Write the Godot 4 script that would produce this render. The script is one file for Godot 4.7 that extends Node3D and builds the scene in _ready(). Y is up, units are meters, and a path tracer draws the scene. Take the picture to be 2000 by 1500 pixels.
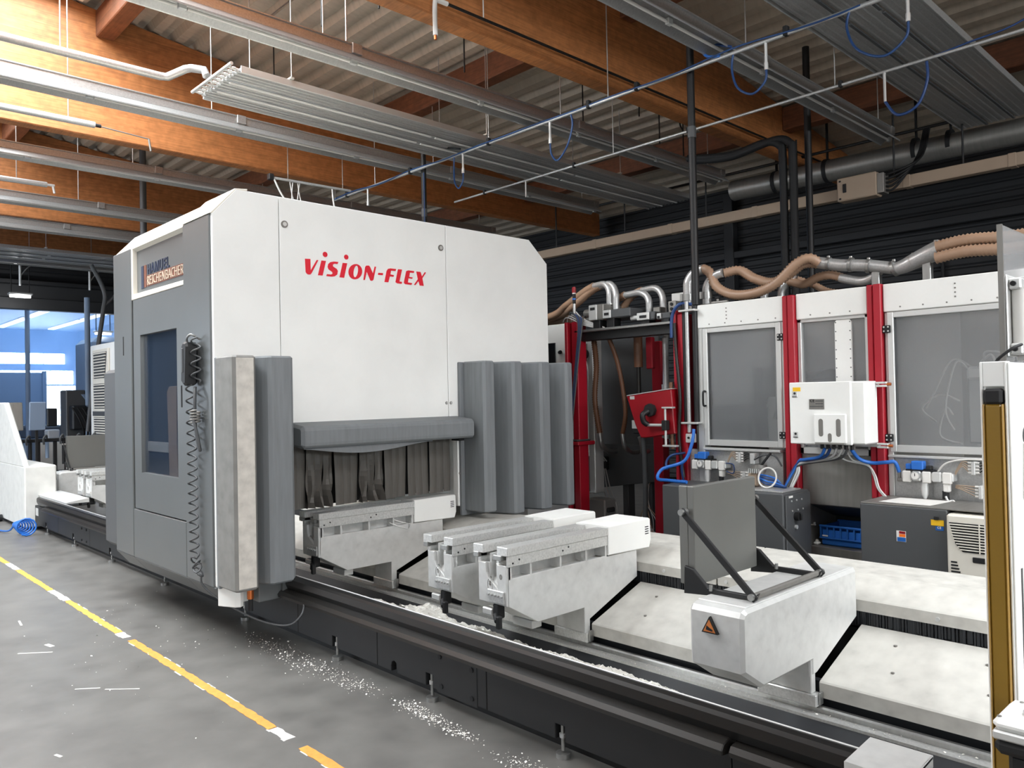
extends Node3D
# Workshop hall: gantry milling machine on a long bed, a processing cabin behind it, wooden roof beams above.
# World: +x runs along the bed towards the near right, -z runs across the bed away from the aisle, y up, metres.
const UPV := Vector3.UP
var O := Vector3.ZERO            # origin of the thing that is being built
var used := {}
var tex := {}
var mats := {}
var rng := RandomNumberGenerator.new()

func _ready():
	rng.seed = 77
	# ---- camera -------------------------------------------------------------------------------------------
	var cam := Camera3D.new()
	cam.name = "camera"
	add_child(cam)
	cam.fov = 52.08
	cam.near = 0.05
	cam.far = 200.0
	cam.transform = Transform3D(Basis(Vector3(0.689484, -0.020327, -0.724016), Vector3(0.02555, 0.999667, -0.003735), Vector3(0.723851, -0.015923, 0.689773)), Vector3(0, 1.65, 0))
	cam.current = true
	# ---- surroundings and exposure -------------------------------------------------------------------------
	var env := Environment.new()
	env.background_mode = Environment.BG_SKY
	var sky := Sky.new()
	var psm := ProceduralSkyMaterial.new()
	psm.sky_top_color = Color(0.42, 0.58, 0.86)
	psm.sky_horizon_color = Color(0.78, 0.86, 0.96)
	psm.ground_bottom_color = Color(0.3, 0.3, 0.3)
	psm.ground_horizon_color = Color(0.7, 0.75, 0.8)
	psm.energy_multiplier = 1.0
	sky.sky_material = psm
	env.sky = sky
	env.ambient_light_source = Environment.AMBIENT_SOURCE_SKY
	env.tonemap_mode = Environment.TONE_MAPPER_LINEAR
	env.tonemap_exposure = 1.12
	env.volumetric_fog_enabled = true
	env.volumetric_fog_density = 0.0
	env.sdfgi_enabled = true
	env.ssao_enabled = true
	env.ssil_enabled = true
	var we := WorldEnvironment.new()
	we.name = "environment"
	we.environment = env
	add_child(we)
	make_materials()
	skylights()
	added_windows()
	shell()
	far_hall()
	bed()
	gantry()
	consoles()
	guard_boxes()
	cabin()
	robot_bay()
	cabin_hoses()
	ceiling_things()
	right_post()
	left_things()
	floor_things()

# ============================================ helpers ======================================================
class B:
	var v := PackedVector3Array()
	var n := PackedVector3Array()
	var o := Vector3.ZERO
	func _init(origin := Vector3.ZERO):
		o = origin
	func tri(a: Vector3, b: Vector3, c: Vector3, na: Vector3, nb := Vector3.INF, nc := Vector3.INF):
		if nb == Vector3.INF:
			nb = na
			nc = na
		if (b - a).cross(c - a).dot(na + nb + nc) > 0:
			var t := b
			b = c
			c = t
			t = nb
			nb = nc
			nc = t
		v.append(a - o)
		v.append(b - o)
		v.append(c - o)
		n.append(na)
		n.append(nb)
		n.append(nc)
	func quad(a: Vector3, b: Vector3, c: Vector3, d: Vector3, nn := Vector3.ZERO):
		if nn == Vector3.ZERO:
			nn = (b - a).cross(c - a)
			if nn.length_squared() < 1e-14:
				nn = (c - a).cross(d - a)
			nn = nn.normalized()
		tri(a, b, c, nn)
		tri(a, c, d, nn)
		return self
	# chamfered box between two corners
	func bb(x0, x1, y0, y1, z0, z1, e := 0.0, t := Transform3D.IDENTITY):
		var lo := Vector3(minf(x0, x1), minf(y0, y1), minf(z0, z1))
		var hi := Vector3(maxf(x0, x1), maxf(y0, y1), maxf(z0, z1))
		e = minf(e, 0.45 * minf(hi.x - lo.x, minf(hi.y - lo.y, hi.z - lo.z)))
		var c := (lo + hi) / 2
		var h := (hi - lo) / 2
		for ax in 3:
			var a1 := (ax + 1) % 3
			var a2 := (ax + 2) % 3
			for s in [-1.0, 1.0]:
				var p := []
				for k in [[-1, -1], [1, -1], [1, 1], [-1, 1]]:
					var q := c
					q[ax] += s * h[ax]
					q[a1] += k[0] * (h[a1] - e)
					q[a2] += k[1] * (h[a2] - e)
					p.append(t * q)
				var nn := Vector3.ZERO
				nn[ax] = s
				quad(p[0], p[1], p[2], p[3], (t.basis * nn).normalized())
		if e <= 0.0:
			return self
		for ax in 3:
			var a1 := (ax + 1) % 3
			var a2 := (ax + 2) % 3
			for s1 in [-1.0, 1.0]:
				for s2 in [-1.0, 1.0]:
					var p := []
					for k in [[-1, 0], [1, 0], [1, 1], [-1, 1]]:
						var q := c
						q[ax] += k[0] * (h[ax] - e)
						q[a1] += s1 * (h[a1] - (e if k[1] == 0 else 0.0))
						q[a2] += s2 * (h[a2] - (0.0 if k[1] == 0 else e))
						p.append(t * q)
					var nn := Vector3.ZERO
					nn[a1] = s1
					nn[a2] = s2
					quad(p[0], p[1], p[2], p[3], (t.basis * nn).normalized())
		for sx in [-1.0, 1.0]:
			for sy in [-1.0, 1.0]:
				for sz in [-1.0, 1.0]:
					var q := c + Vector3(sx * h.x, sy * h.y, sz * h.z)
					tri(t * (q - Vector3(0, sy * e, sz * e)), t * (q - Vector3(sx * e, 0, sz * e)), t * (q - Vector3(sx * e, sy * e, 0)), (t.basis * Vector3(sx, sy, sz)).normalized())
		return self
	static func put(p: Vector2, a: float, axis: int) -> Vector3:
		if axis == 0:
			return Vector3(a, p.y, p.x)
		if axis == 1:
			return Vector3(p.x, a, p.y)
		return Vector3(p.x, p.y, a)
	# polygon extruded along an axis: 0 takes (z, y), 1 takes (x, z), 2 takes (x, y)
	func prism(poly: PackedVector2Array, a0: float, a1: float, axis: int, e := 0.0):
		var m := poly.size()
		var area := 0.0
		for i in m:
			area += poly[i].cross(poly[(i + 1) % m])
		var sg := signf(area)
		var ins := PackedVector2Array()
		for i in m:
			var d0 := (poly[i] - poly[(i + m - 1) % m]).normalized()
			var d1 := (poly[(i + 1) % m] - poly[i]).normalized()
			var n0 := Vector2(d0.y, -d0.x) * sg
			var n1 := Vector2(d1.y, -d1.x) * sg
			ins.append(poly[i] - (n0 + n1) * (e / maxf(0.25, 1.0 + n0.dot(n1))))
		var lo := minf(a0, a1)
		var hi := maxf(a0, a1)
		var axv := put(Vector2.ZERO, 1.0, axis)
		var tr := Geometry2D.triangulate_polygon(ins)
		for k in range(0, tr.size(), 3):
			tri(put(ins[tr[k]], hi, axis), put(ins[tr[k + 1]], hi, axis), put(ins[tr[k + 2]], hi, axis), axv)
			tri(put(ins[tr[k]], lo, axis), put(ins[tr[k + 1]], lo, axis), put(ins[tr[k + 2]], lo, axis), -axv)
		for i in m:
			var j := (i + 1) % m
			var d := (poly[j] - poly[i]).normalized()
			var nn := put(Vector2(d.y, -d.x) * sg, 0.0, axis)
			quad(put(poly[i], lo + e, axis), put(poly[j], lo + e, axis), put(poly[j], hi - e, axis), put(poly[i], hi - e, axis), nn)
			if e > 0.0:
				quad(put(poly[i], hi - e, axis), put(poly[j], hi - e, axis), put(ins[j], hi, axis), put(ins[i], hi, axis), (nn + axv).normalized())
				quad(put(poly[i], lo + e, axis), put(poly[j], lo + e, axis), put(ins[j], lo, axis), put(ins[i], lo, axis), (nn - axv).normalized())
		return self
	# round bar along points; r is a number or an array of radii
	func tube(pts: Array, r, k := 8, caps := true):
		var m := pts.size()
		var prev: Vector3 = (pts[1] - pts[0]).normalized()
		var side := prev.cross(UPV if absf(prev.y) < 0.9 else Vector3.RIGHT).normalized()
		var rings := []
		var norms := []
		for i in m:
			var d: Vector3 = ((pts[mini(i + 1, m - 1)] - pts[maxi(i - 1, 0)]) as Vector3).normalized()
			side = (side - d * side.dot(d)).normalized()
			var up := d.cross(side)
			var rad: float = r if r is float else r[i]
			var ring := []
			var nr := []
			for j in k:
				var a := TAU * j / k
				var q := side * cos(a) + up * sin(a)
				ring.append(pts[i] + q * rad)
				nr.append(q)
			rings.append(ring)
			norms.append(nr)
		for i in m - 1:
			for j in k:
				var j2 := (j + 1) % k
				tri(rings[i][j], rings[i][j2], rings[i + 1][j2], norms[i][j], norms[i][j2], norms[i + 1][j2])
				tri(rings[i][j], rings[i + 1][j2], rings[i + 1][j], norms[i][j], norms[i + 1][j2], norms[i + 1][j])
		if caps:
			for e in [0, m - 1]:
				var d: Vector3 = (pts[0] - pts[1]) if e == 0 else (pts[m - 1] - pts[m - 2])
				for j in range(1, k - 1):
					tri(rings[e][0], rings[e][j], rings[e][j + 1], d.normalized())
		return self
	func cyl(a: Vector3, b: Vector3, r: float, k := 12):
		return tube([a, b], r, k)
	func mesh() -> ArrayMesh:
		var arr := []
		arr.resize(Mesh.ARRAY_MAX)
		arr[Mesh.ARRAY_VERTEX] = v
		arr[Mesh.ARRAY_NORMAL] = n
		var am := ArrayMesh.new()
		am.add_surface_from_arrays(Mesh.PRIMITIVE_TRIANGLES, arr)
		return am

func b() -> B:
	return B.new(O)

func P(a: Array) -> PackedVector2Array:          # flat list of numbers to polygon
	var p := PackedVector2Array()
	for i in range(0, a.size(), 2):
		p.append(Vector2(a[i], a[i + 1]))
	return p

func curve(a: Array, sub := 8) -> Array:          # Catmull-Rom through points
	var r := []
	var m := a.size()
	for i in m - 1:
		var p0: Vector3 = a[maxi(i - 1, 0)]
		var p3: Vector3 = a[mini(i + 2, m - 1)]
		for s in sub:
			r.append((a[i] as Vector3).cubic_interpolate(a[i + 1], p0, p3, float(s) / sub))
	r.append(a[m - 1])
	return r

func ribbed(a: Array, r: float, pitch := 0.02, sub := 8) -> B:   # corrugated hose
	var c := curve(a, sub)
	var length := 0.0
	for i in c.size() - 1:
		length += c[i].distance_to(c[i + 1])
	var steps := int(length / pitch * 2)
	var pts := []
	var rad := []
	var seg := 0
	var gone := 0.0
	for i in steps + 1:
		var want := length * i / steps
		while seg < c.size() - 2 and gone + c[seg].distance_to(c[seg + 1]) < want:
			gone += c[seg].distance_to(c[seg + 1])
			seg += 1
		var f := clampf((want - gone) / maxf(1e-6, c[seg].distance_to(c[seg + 1])), 0, 1)
		pts.append((c[seg] as Vector3).lerp(c[seg + 1], f))
		rad.append(r * (1.08 if i % 2 == 0 else 0.86))
	return b().tube(pts, rad, 10)

func numbered(n: String) -> String:
	var k: int = used.get(n, 0)
	used[n] = k + 1
	return n if k == 0 else "%s_%03d" % [n, k]

func thing(called: String, label: String, category: String, at: Vector3, group := "") -> Node3D:
	var t := Node3D.new()
	t.name = numbered(called)
	add_child(t)
	t.position = at
	O = at
	t.set_meta("label", label)
	t.set_meta("category", category)
	if group:
		t.set_meta("group", group)
	return t

func part(called: String, shape: B, m: Material, parent: Node, label := "") -> MeshInstance3D:
	var o := MeshInstance3D.new()
	o.name = called
	o.mesh = shape.mesh()
	o.material_override = m
	parent.add_child(o, true)
	if label:
		o.set_meta("label", label)
	return o

func single(called: String, shape: B, m: Material, label: String, category: String, group := "") -> MeshInstance3D:
	var o := MeshInstance3D.new()
	o.name = numbered(called)
	o.mesh = shape.mesh()
	o.material_override = m
	add_child(o)
	o.position = O
	o.set_meta("label", label)
	o.set_meta("category", category)
	if group:
		o.set_meta("group", group)
	return o

func struct(called: String, shape: B, m: Material) -> MeshInstance3D:
	var o := MeshInstance3D.new()
	o.name = numbered(called)
	o.mesh = shape.mesh()
	o.material_override = m
	add_child(o)
	o.position = O
	o.set_meta("kind", "structure")
	return o

func copy(src: Node3D, shift: Vector3, label: String) -> Node3D:
	var r: Node3D = src.duplicate()
	var base := String(src.name)
	var cut := base.rfind("_0")
	r.name = numbered(base.substr(0, cut) if cut > 0 else base)
	add_child(r)
	r.position = src.position + shift
	r.set_meta("label", label)
	return r

func letters(text: String, height: float, depth: float, m: Material, parent: Node, at: Vector3, basis: Basis, weight := 700, wide := 1.0, slant := 0.0) -> MeshInstance3D:
	var f := SystemFont.new()
	f.font_names = PackedStringArray(["Droid Sans"])
	f.font_weight = weight
	var t := TextMesh.new()
	t.text = text
	t.font = f
	t.font_size = 64
	t.pixel_size = height / 46.0
	t.depth = depth
	t.curve_step = 2.0
	t.horizontal_alignment = HORIZONTAL_ALIGNMENT_LEFT
	t.vertical_alignment = VERTICAL_ALIGNMENT_BOTTOM
	t.material = m
	var o := MeshInstance3D.new()
	o.name = "lettering"
	o.mesh = t
	parent.add_child(o, true)
	var shear := Basis(Vector3(wide, 0, 0), Vector3(slant, 1, 0), Vector3(0, 0, 1))
	o.transform = Transform3D(basis * shear, at - O)
	return o

# ============================================ materials ====================================================
func grain(w: int, h: int, fx: float, fy: float, lo: float, hi: float, sd: int, power := 1.0) -> ImageTexture:
	var fn := FastNoiseLite.new()
	fn.seed = sd
	fn.frequency = 1.0
	fn.fractal_octaves = 4
	var im := Image.create(w, h, true, Image.FORMAT_RGB8)
	for y in h:
		for x in w:
			# blend across the border so that the picture repeats
			var u := float(x) / w
			var vv := float(y) / h
			var a := fn.get_noise_3d(cos(u * TAU) * fx / TAU, sin(u * TAU) * fx / TAU, vv * fy)
			var c := fn.get_noise_3d(cos(u * TAU) * fx / TAU, sin(u * TAU) * fx / TAU, (vv - 1.0) * fy)
			var s: float = lerpf(a, c, vv)
			var t := clampf(0.5 + s * 0.9, 0, 1)
			t = pow(t, power)
			var g := lerpf(lo, hi, t)
			im.set_pixel(x, y, Color(g, g, g))
	im.generate_mipmaps()
	return ImageTexture.create_from_image(im)

func wood_tex() -> ImageTexture:
	var fn := FastNoiseLite.new()
	fn.seed = 5
	fn.frequency = 1.0
	fn.fractal_octaves = 5
	var w := 768
	var h := 512
	var im := Image.create(w, h, true, Image.FORMAT_RGB8)
	for y in h:
		var lam := int(y / 32.0)
		var tone := 0.94 + 0.06 * sin(lam * 12.9898 + 3.0)
		for x in w:
			var u := float(x) / w
			var s := fn.get_noise_3d(cos(u * TAU) * 0.7, sin(u * TAU) * 0.7 + lam * 7.3, y * 0.17)
			var g := fn.get_noise_3d(cos(u * TAU) * 3.0, sin(u * TAU) * 3.0 + lam * 3.1, y * 0.035)
			var k := clampf(0.93 * tone + 0.14 * s + 0.12 * g, 0.4, 1.0)
			if y % 32 == 0:
				k *= 0.86
			im.set_pixel(x, y, Color(k, k * (0.97 + 0.03 * k), k * (0.9 + 0.1 * k)))
	im.generate_mipmaps()
	return ImageTexture.create_from_image(im)

func mat(called: String, c: Color, rough: float, metal := 0.0, t := "", scale := 1.0, extra := {}) -> StandardMaterial3D:
	var m := StandardMaterial3D.new()
	m.resource_name = called
	m.albedo_color = c
	m.roughness = rough
	m.metallic = metal
	if t:
		m.albedo_texture = tex[t]
		m.uv1_triplanar = true
		m.uv1_world_triplanar = true
		m.uv1_scale = Vector3.ONE * scale
	for k in extra:
		m.set(k, extra[k])
	mats[called] = m
	return m

func glow(called: String, c: Color, e: float) -> StandardMaterial3D:
	var m := mat(called, Color(0.8, 0.8, 0.8), 0.5)
	m.emission_enabled = true
	m.emission = c
	m.emission_energy_multiplier = e
	return m

func make_materials():
	tex.dirt = grain(384, 384, 7, 7, 0.84, 1.0, 11, 0.6)
	tex.smudge = grain(384, 384, 8, 8, 0.92, 1.0, 21, 0.6)
	tex.fine = grain(384, 384, 40, 40, 0.86, 1.0, 12, 0.7)
	tex.streak = grain(384, 384, 60, 5, 0.9, 1.0, 13, 0.7)
	tex.soft = grain(256, 256, 3, 3, 0.955, 1.0, 14, 0.7)
	tex.floor = grain(512, 512, 9, 9, 0.78, 1.0, 15, 0.7)
	tex.wood = wood_tex()
	mat("white", Color(0.94, 0.94, 0.925), 0.45, 0.0, "soft", 0.5)
	mat("shell_white", Color(0.86, 0.86, 0.84), 0.5, 0.0, "smudge", 0.8)
	mat("cream", Color(0.88, 0.86, 0.81), 0.5, 0.0, "soft", 0.6)
	mat("grey_paint", Color(0.425, 0.435, 0.435), 0.34, 0.3, "soft", 0.5)
	mat("pad_dark", Color(0.48, 0.495, 0.505), 0.62, 0.0, "streak", 0.5)
	mat("pad_worn", Color(0.52, 0.515, 0.50), 0.65, 0.0, "dirt", 1.0)
	mat("pad_dusty", Color(0.82, 0.80, 0.765), 0.75, 0.0, "dirt", 1.6)
	mat("alu", Color(0.83, 0.83, 0.82), 0.42, 0.25, "smudge", 1.6)
	mat("alu_bright", Color(0.86, 0.86, 0.85), 0.34, 0.5, "fine", 1.5)
	mat("tray", Color(0.80, 0.79, 0.76), 0.6, 0.0, "dirt", 1.1)
	mat("steel", Color(0.66, 0.66, 0.65), 0.34, 0.8, "streak", 0.7)
	mat("galvanised", Color(0.76, 0.76, 0.755), 0.36, 0.5, "fine", 1.5)
	mat("plate", Color(0.47, 0.47, 0.455), 0.45, 0.35, "soft", 0.8)
	mat("black", Color(0.09, 0.09, 0.095), 0.5, 0.0, "fine", 1.0)
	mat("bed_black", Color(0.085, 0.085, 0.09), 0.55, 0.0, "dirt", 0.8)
	mat("bed_blue", Color(0.13, 0.14, 0.155), 0.5)
	mat("rubber", Color(0.07, 0.07, 0.075), 0.7)
	mat("bronze_black", Color(0.15, 0.14, 0.13), 0.36, 0.2, "streak", 0.6)
	mat("red", Color(0.66, 0.07, 0.15), 0.42, 0.0, "soft", 1.0)
	mat("robot_red", Color(0.55, 0.035, 0.09), 0.4)
	mat("wood", Color(0.75, 0.49, 0.29), 0.55, 0.0, "wood", 0.45)
	mat("wood_dark", Color(0.52, 0.32, 0.21), 0.6, 0.0, "wood", 0.45)
	mat("deck", Color(0.74, 0.69, 0.62), 0.55, 0.0, "streak", 0.3)
	mat("wall", Color(0.115, 0.12, 0.13), 0.6, 0.0, "soft", 0.3)
	mat("wall_light", Color(0.55, 0.55, 0.54), 0.8, 0.0, "soft", 0.3)
	mat("concrete", Color(0.435, 0.427, 0.413), 0.38, 0.0, "floor", 0.32)
	mat("yellow", Color(0.86, 0.66, 0.30), 0.7, 0.0, "dirt", 3.0)
	mat("orange_line", Color(0.90, 0.60, 0.26), 0.7, 0.0, "dirt", 3.0)
	mat("line_white", Color(0.86, 0.85, 0.83), 0.8)
	mat("chips", Color(0.96, 0.95, 0.92), 0.8)
	mat("hose", Color(0.66, 0.535, 0.44), 0.4)
	mat("hose_brown", Color(0.42, 0.28, 0.19), 0.45)
	mat("blue", Color(0.16, 0.42, 0.76), 0.35)
	mat("blue_mid", Color(0.11, 0.25, 0.44), 0.4)
	mat("blue_dark", Color(0.13, 0.25, 0.45), 0.4)
	mat("crate_blue", Color(0.10, 0.36, 0.66), 0.5)
	mat("cabinet", Color(0.30, 0.305, 0.31), 0.5, 0.0, "soft", 0.7)
	mat("frame", Color(0.82, 0.82, 0.81), 0.36, 0.4)
	mat("panel_steel", Color(0.55, 0.54, 0.52), 0.42, 0.5, "streak", 0.5)
	mat("beige", Color(0.66, 0.58, 0.50), 0.6, 0.0, "soft", 0.6)
	mat("letter_red", Color(0.86, 0.07, 0.17), 0.5)
	mat("navy", Color(0.10, 0.15, 0.25), 0.5)
	mat("rust", Color(0.44, 0.25, 0.17), 0.5)
	mat("amber", Color(0.52, 0.40, 0.13), 0.3)
	mat("amber_edge", Color(0.66, 0.52, 0.27), 0.35)
	mat("orange", Color(0.95, 0.45, 0.08), 0.5)
	mat("sticker_yellow", Color(0.95, 0.75, 0.10), 0.5)
	mat("letter_beige", Color(0.78, 0.70, 0.62), 0.5)
	mat("lamp_metal", Color(0.70, 0.70, 0.695), 0.36, 0.55, "fine", 1.2)
	mat("sign_orange", Color(0.76, 0.45, 0.22), 0.5)
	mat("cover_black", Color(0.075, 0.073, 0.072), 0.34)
	mat("copper", Color(0.80, 0.45, 0.25), 0.3, 0.8)
	mat("curtain", Color(0.36, 0.345, 0.325), 0.6, 0.0, "streak", 1.0)
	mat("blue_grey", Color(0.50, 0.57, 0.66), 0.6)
	mat("dark_window", Color(0.05, 0.06, 0.08), 0.12)
	mat("glass", Color(0.60, 0.61, 0.62, 0.32), 0.06, 0.0, "", 1.0, {"transparency": BaseMaterial3D.TRANSPARENCY_ALPHA})
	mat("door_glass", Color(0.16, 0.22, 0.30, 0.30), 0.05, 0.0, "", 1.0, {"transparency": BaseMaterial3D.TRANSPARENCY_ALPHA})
	mat("acrylic", Color(0.72, 0.72, 0.72, 0.42), 0.08, 0.0, "", 1.0, {"transparency": BaseMaterial3D.TRANSPARENCY_ALPHA})
	glow("daylight", Color(0.97, 0.985, 1.0), 3.0)
	glow("window_glow", Color(0.85, 0.93, 1.0), 20.0)
	glow("strip_glow", Color(0.9, 0.96, 1.0), 2.0)
	glow("lamp_glow", Color(1.0, 0.98, 0.94), 2.0)

# ============================================ the hall =====================================================
func roof_y(z: float) -> float:
	return 6.68 + 0.12 * z

const BEAMS := [-20.1, -15.1, -10.07, -5.13, -0.1, 4.9, 9.9]

func skylights():
	# opal roof lights between the beams over the aisle, with two unseen bays added, each a glowing pane and an area light under it
	var n := 0
	for i in range(1, BEAMS.size() - 1):
		n += 1
		var x0: float = BEAMS[i] + 0.35
		var x1: float = BEAMS[i + 1] - 0.35
		var z0 := -2.6 if i < 4 else -8.0        # unseen bays beside the camera: added lights, shifted over the bed
		var z1 := 2.6 if i < 4 else -2.2
		O = Vector3((x0 + x1) / 2, roof_y(0), 0)
		var w := Node3D.new()
		w.name = "window_%d" % n
		add_child(w)
		w.position = O
		w.set_meta("kind", "structure")
		var cb := b()
		for s in [[x0 - 0.06, x0, z0 - 0.06, z1 + 0.06], [x1, x1 + 0.06, z0 - 0.06, z1 + 0.06]]:
			cb.prism(P([s[2], roof_y(s[2]) - 0.1, s[3], roof_y(s[3]) - 0.1, s[3], roof_y(s[3]) + 0.25, s[2], roof_y(s[2]) + 0.25]), s[0], s[1], 0)
		for z in [z0, z1]:
			cb.bb(x0, x1, roof_y(z) - 0.1, roof_y(z) + 0.25, z - 0.06, z)
		part("curb", cb, mats.cream, w)
		for k in 4:
			var xa := lerpf(x0, x1, k / 4.0)
			var xb := lerpf(x0, x1, (k + 1) / 4.0) - 0.04
			part("pane", b().prism(P([z0, roof_y(z0) + 0.2, z1, roof_y(z1) + 0.2, z1, roof_y(z1) + 0.22, z0, roof_y(z0) + 0.22]), xa, xb, 0), mats.daylight, w)
		var l := AreaLight3D.new()
		l.name = "skylight_light"
		add_child(l, true)
		l.area_size = Vector2(x1 - x0, z1 - z0)
		var zm := (z0 + z1) / 2
		l.area_normalize_energy = false
		l.light_energy = SKYE[i]
		l.light_color = Color(0.95, 0.98, 1.0)
		l.shadow_enabled = true
		l.position = Vector3((x0 + x1) / 2, roof_y(zm) + 0.15, zm)
		l.rotation = Vector3(-PI / 2 + atan(0.12) * -1.0, 0, 0)
		l.set("area_range", 40.0)
		l.set("area_attenuation", 2.0)

const SKYE := [0.0, 1.7, 5.5, 0.2, 2.4, 1.8, 0.0]

func added_windows():
	# added unseen window bands in the walls behind the camera, to light side and aisle faces
	window_band("window_6", Vector3(13.9, 4.1, 0.5), 12.0, 1.25, PI / 2, 8.5, Color(0.95, 0.98, 1.0))
	window_band("window_7", Vector3(2.0, 4.1, 6.9), 16.0, 1.2, 0.0, 0.2, Color(0.96, 0.985, 1.0))
	window_band("window_8", Vector3(-17.0, 2.6, 6.9), 11.0, 3.2, 0.0, 1.0, Color(0.84, 0.92, 1.0))

func window_band(called: String, c: Vector3, w: float, h: float, turn: float, e: float, col: Color):
	O = Vector3.ZERO
	var n := Node3D.new()
	n.name = called
	add_child(n)
	n.position = c
	n.rotation.y = turn
	n.set_meta("kind", "structure")
	part("frame", b().bb(-w / 2 - 0.1, w / 2 + 0.1, -h / 2 - 0.1, -h / 2, -0.05, 0.1), mats.frame, n)
	part("frame", b().bb(-w / 2 - 0.1, w / 2 + 0.1, h / 2, h / 2 + 0.1, -0.05, 0.1), mats.frame, n)
	var k := int(w / 1.5)
	for i in k + 1:
		var x := lerpf(-w / 2, w / 2, float(i) / k)
		part("mullion", b().bb(x - 0.05, x + 0.05, -h / 2, h / 2, -0.05, 0.1), mats.frame, n)
		if i < k:
			part("pane", b().bb(x + 0.05, x + w / k - 0.05, -h / 2, h / 2, 0.02, 0.04), mats.daylight, n)
	var l := AreaLight3D.new()
	l.name = "daylight_light"
	add_child(l, true)
	l.area_size = Vector2(w, h)
	l.area_normalize_energy = false
	l.light_energy = e
	l.light_color = col
	l.shadow_enabled = true
	l.transform = Transform3D(Basis(Vector3.UP, turn), c + Basis(Vector3.UP, turn) * Vector3(0, 0, -0.1))
	l.set("area_range", 60.0)

func corrugated(x0: float, x1: float, z0: float, z1: float) -> B:
	var s := b()
	var prof := []
	var z := z1
	var per := 0.28
	while z > z0 + 0.01:
		for k in [[0.0, 0.0], [0.10, 0.0], [0.14, 0.085], [0.24, 0.085]]:
			if z - k[0] >= z0:
				prof.append(Vector2(z - k[0], roof_y(z - k[0]) + k[1]))
		z -= per
	prof.append(Vector2(z0, roof_y(z0)))
	for i in prof.size() - 1:
		var a: Vector2 = prof[i]
		var c: Vector2 = prof[i + 1]
		s.quad(Vector3(x0, a.y, a.x), Vector3(x1, a.y, a.x), Vector3(x1, c.y, c.x), Vector3(x0, c.y, c.x), Vector3(0, -1, (a.y - c.y) / maxf(0.001, a.x - c.x)).normalized())
	s.quad(Vector3(x0, roof_y(z0) + 0.3, z0), Vector3(x1, roof_y(z0) + 0.3, z0), Vector3(x1, roof_y(z1) + 0.3, z1), Vector3(x0, roof_y(z1) + 0.3, z1), Vector3.UP)
	return s

func shell():
	# floor
	O = Vector3.ZERO
	var fl := struct("floor", b().bb(-48, 14, -0.25, 0, -13, 7), mats.concrete)
	fl_root = fl
	# ceiling: profiled deck, glued beams, purlins
	var ce := Node3D.new()
	ce.name = "ceiling"
	add_child(ce)
	O = Vector3(-7, 6, -5)
	ce.position = O
	ce.set_meta("kind", "structure")
	part("deck_sheet", corrugated(-20.2, -0.4, -12.3, -2.66), mats.deck, ce)
	part("deck_sheet", corrugated(-0.4, 14, -12.3, -8.06), mats.deck, ce)
	part("deck_sheet", corrugated(-0.4, 14, -2.14, 2.66), mats.deck, ce)
	part("deck_sheet", corrugated(-20.2, 14, 2.66, 7.0), mats.deck, ce)
	for x in BEAMS:
		if x > -20:
			part("deck_sheet", corrugated(x - 0.3, x + 0.3, -2.66 if x < -0.2 else -8.06, 2.66 if x < -0.2 else -2.14), mats.deck, ce)
	for i in BEAMS.size():
		var x: float = BEAMS[i]
		part("roof_beam", b().prism(P([-12, 4.8, 7, 4.8, 7, roof_y(7) - 0.02, -12, roof_y(-12) - 0.02]), x - 0.09, x + 0.09, 0, 0.012), mats.wood, ce)
	for z in [-2.95, -6.55, -10.0, 3.2]:
		for i in BEAMS.size() - 1:
			part("purlin", b().bb(BEAMS[i] + 0.092, BEAMS[i + 1] - 0.092, roof_y(z) - 0.34, roof_y(z) - 0.03, z - 0.1, z + 0.1, 0.01), mats.wood_dark, ce)
	for z in [-4.4, -6.2, -8.4, -9.6]:
		for i in [2, 3]:
			part("beam_bracket", b().bb(BEAMS[i] - 0.17, BEAMS[i] - 0.092, 4.86, 4.92, z - 0.03, z + 0.03, 0.004), mats.frame, ce)
	# walls
	O = Vector3(-6, 0, -12.2)
	var wb = b().bb(-48, 14, 0, 6.2, -12.5, -12.3)
	var wall := struct("wall_back", wb, mats.wall)
	var y := 0.0
	var rib := b()
	while y < 5.2:                      # horizontal profiled cladding
		rib.prism(P([-12.3, y + 0.01, -12.3, y + 0.13, -12.282, y + 0.105, -12.282, y + 0.035]), -22, 14, 0)
		y += 0.14
	part("cladding", rib, mats.wall, wall).set_meta("kind", "stuff")
	for x in [-1.85, -1.1, -7.2]:
		part("wall_post", b().bb(x - 0.09, x + 0.09, 0, 5.1, -12.26, -12.1, 0.01), mats.wall, wall)
	part("wall_post", b().bb(-3.87, -3.83, 2.0, 3.5, -12.27, -12.2, 0.01), mats.rubber, wall)
	part("girt", b().bb(-20, 14, 3.95, 4.07, -12.26, -12.12, 0.01), mats.wall, wall)
	O = Vector3(14, 0, -3)
	struct("wall_right", b().bb(14, 14.3, 0, 7.6, -12.5, 7.3), mats.wall_light)
	O = Vector3(-6, 0, 7)
	struct("wall_front", b().bb(-48, 14.3, 0, 7.8, 7, 7.3), mats.wall_light)
	# dropped wall between this hall and the next, over the wide opening
	O = Vector3(-22, 4, -4)
	var gw := struct("wall_left", b().bb(-22.4, -22.1, 4.15, 7.6, -12.3, 7), mats.wall)
	for d in [[4.0, 4.28], [4.62, 4.72], [4.95, 5.05]]:
		part("cross_beam", b().bb(-22.1, -21.85, d[0], d[1], -12.3, 7, 0.01), mats.wall, gw)
	part("deck_sheet", b().prism(P([-12.3, roof_y(-12.3), 7, roof_y(7), 7, roof_y(7) + 0.2, -12.3, roof_y(-12.3) + 0.2]), -22.4, -20.2, 0), mats.deck, gw)
	
var fl_root: MeshInstance3D

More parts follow.
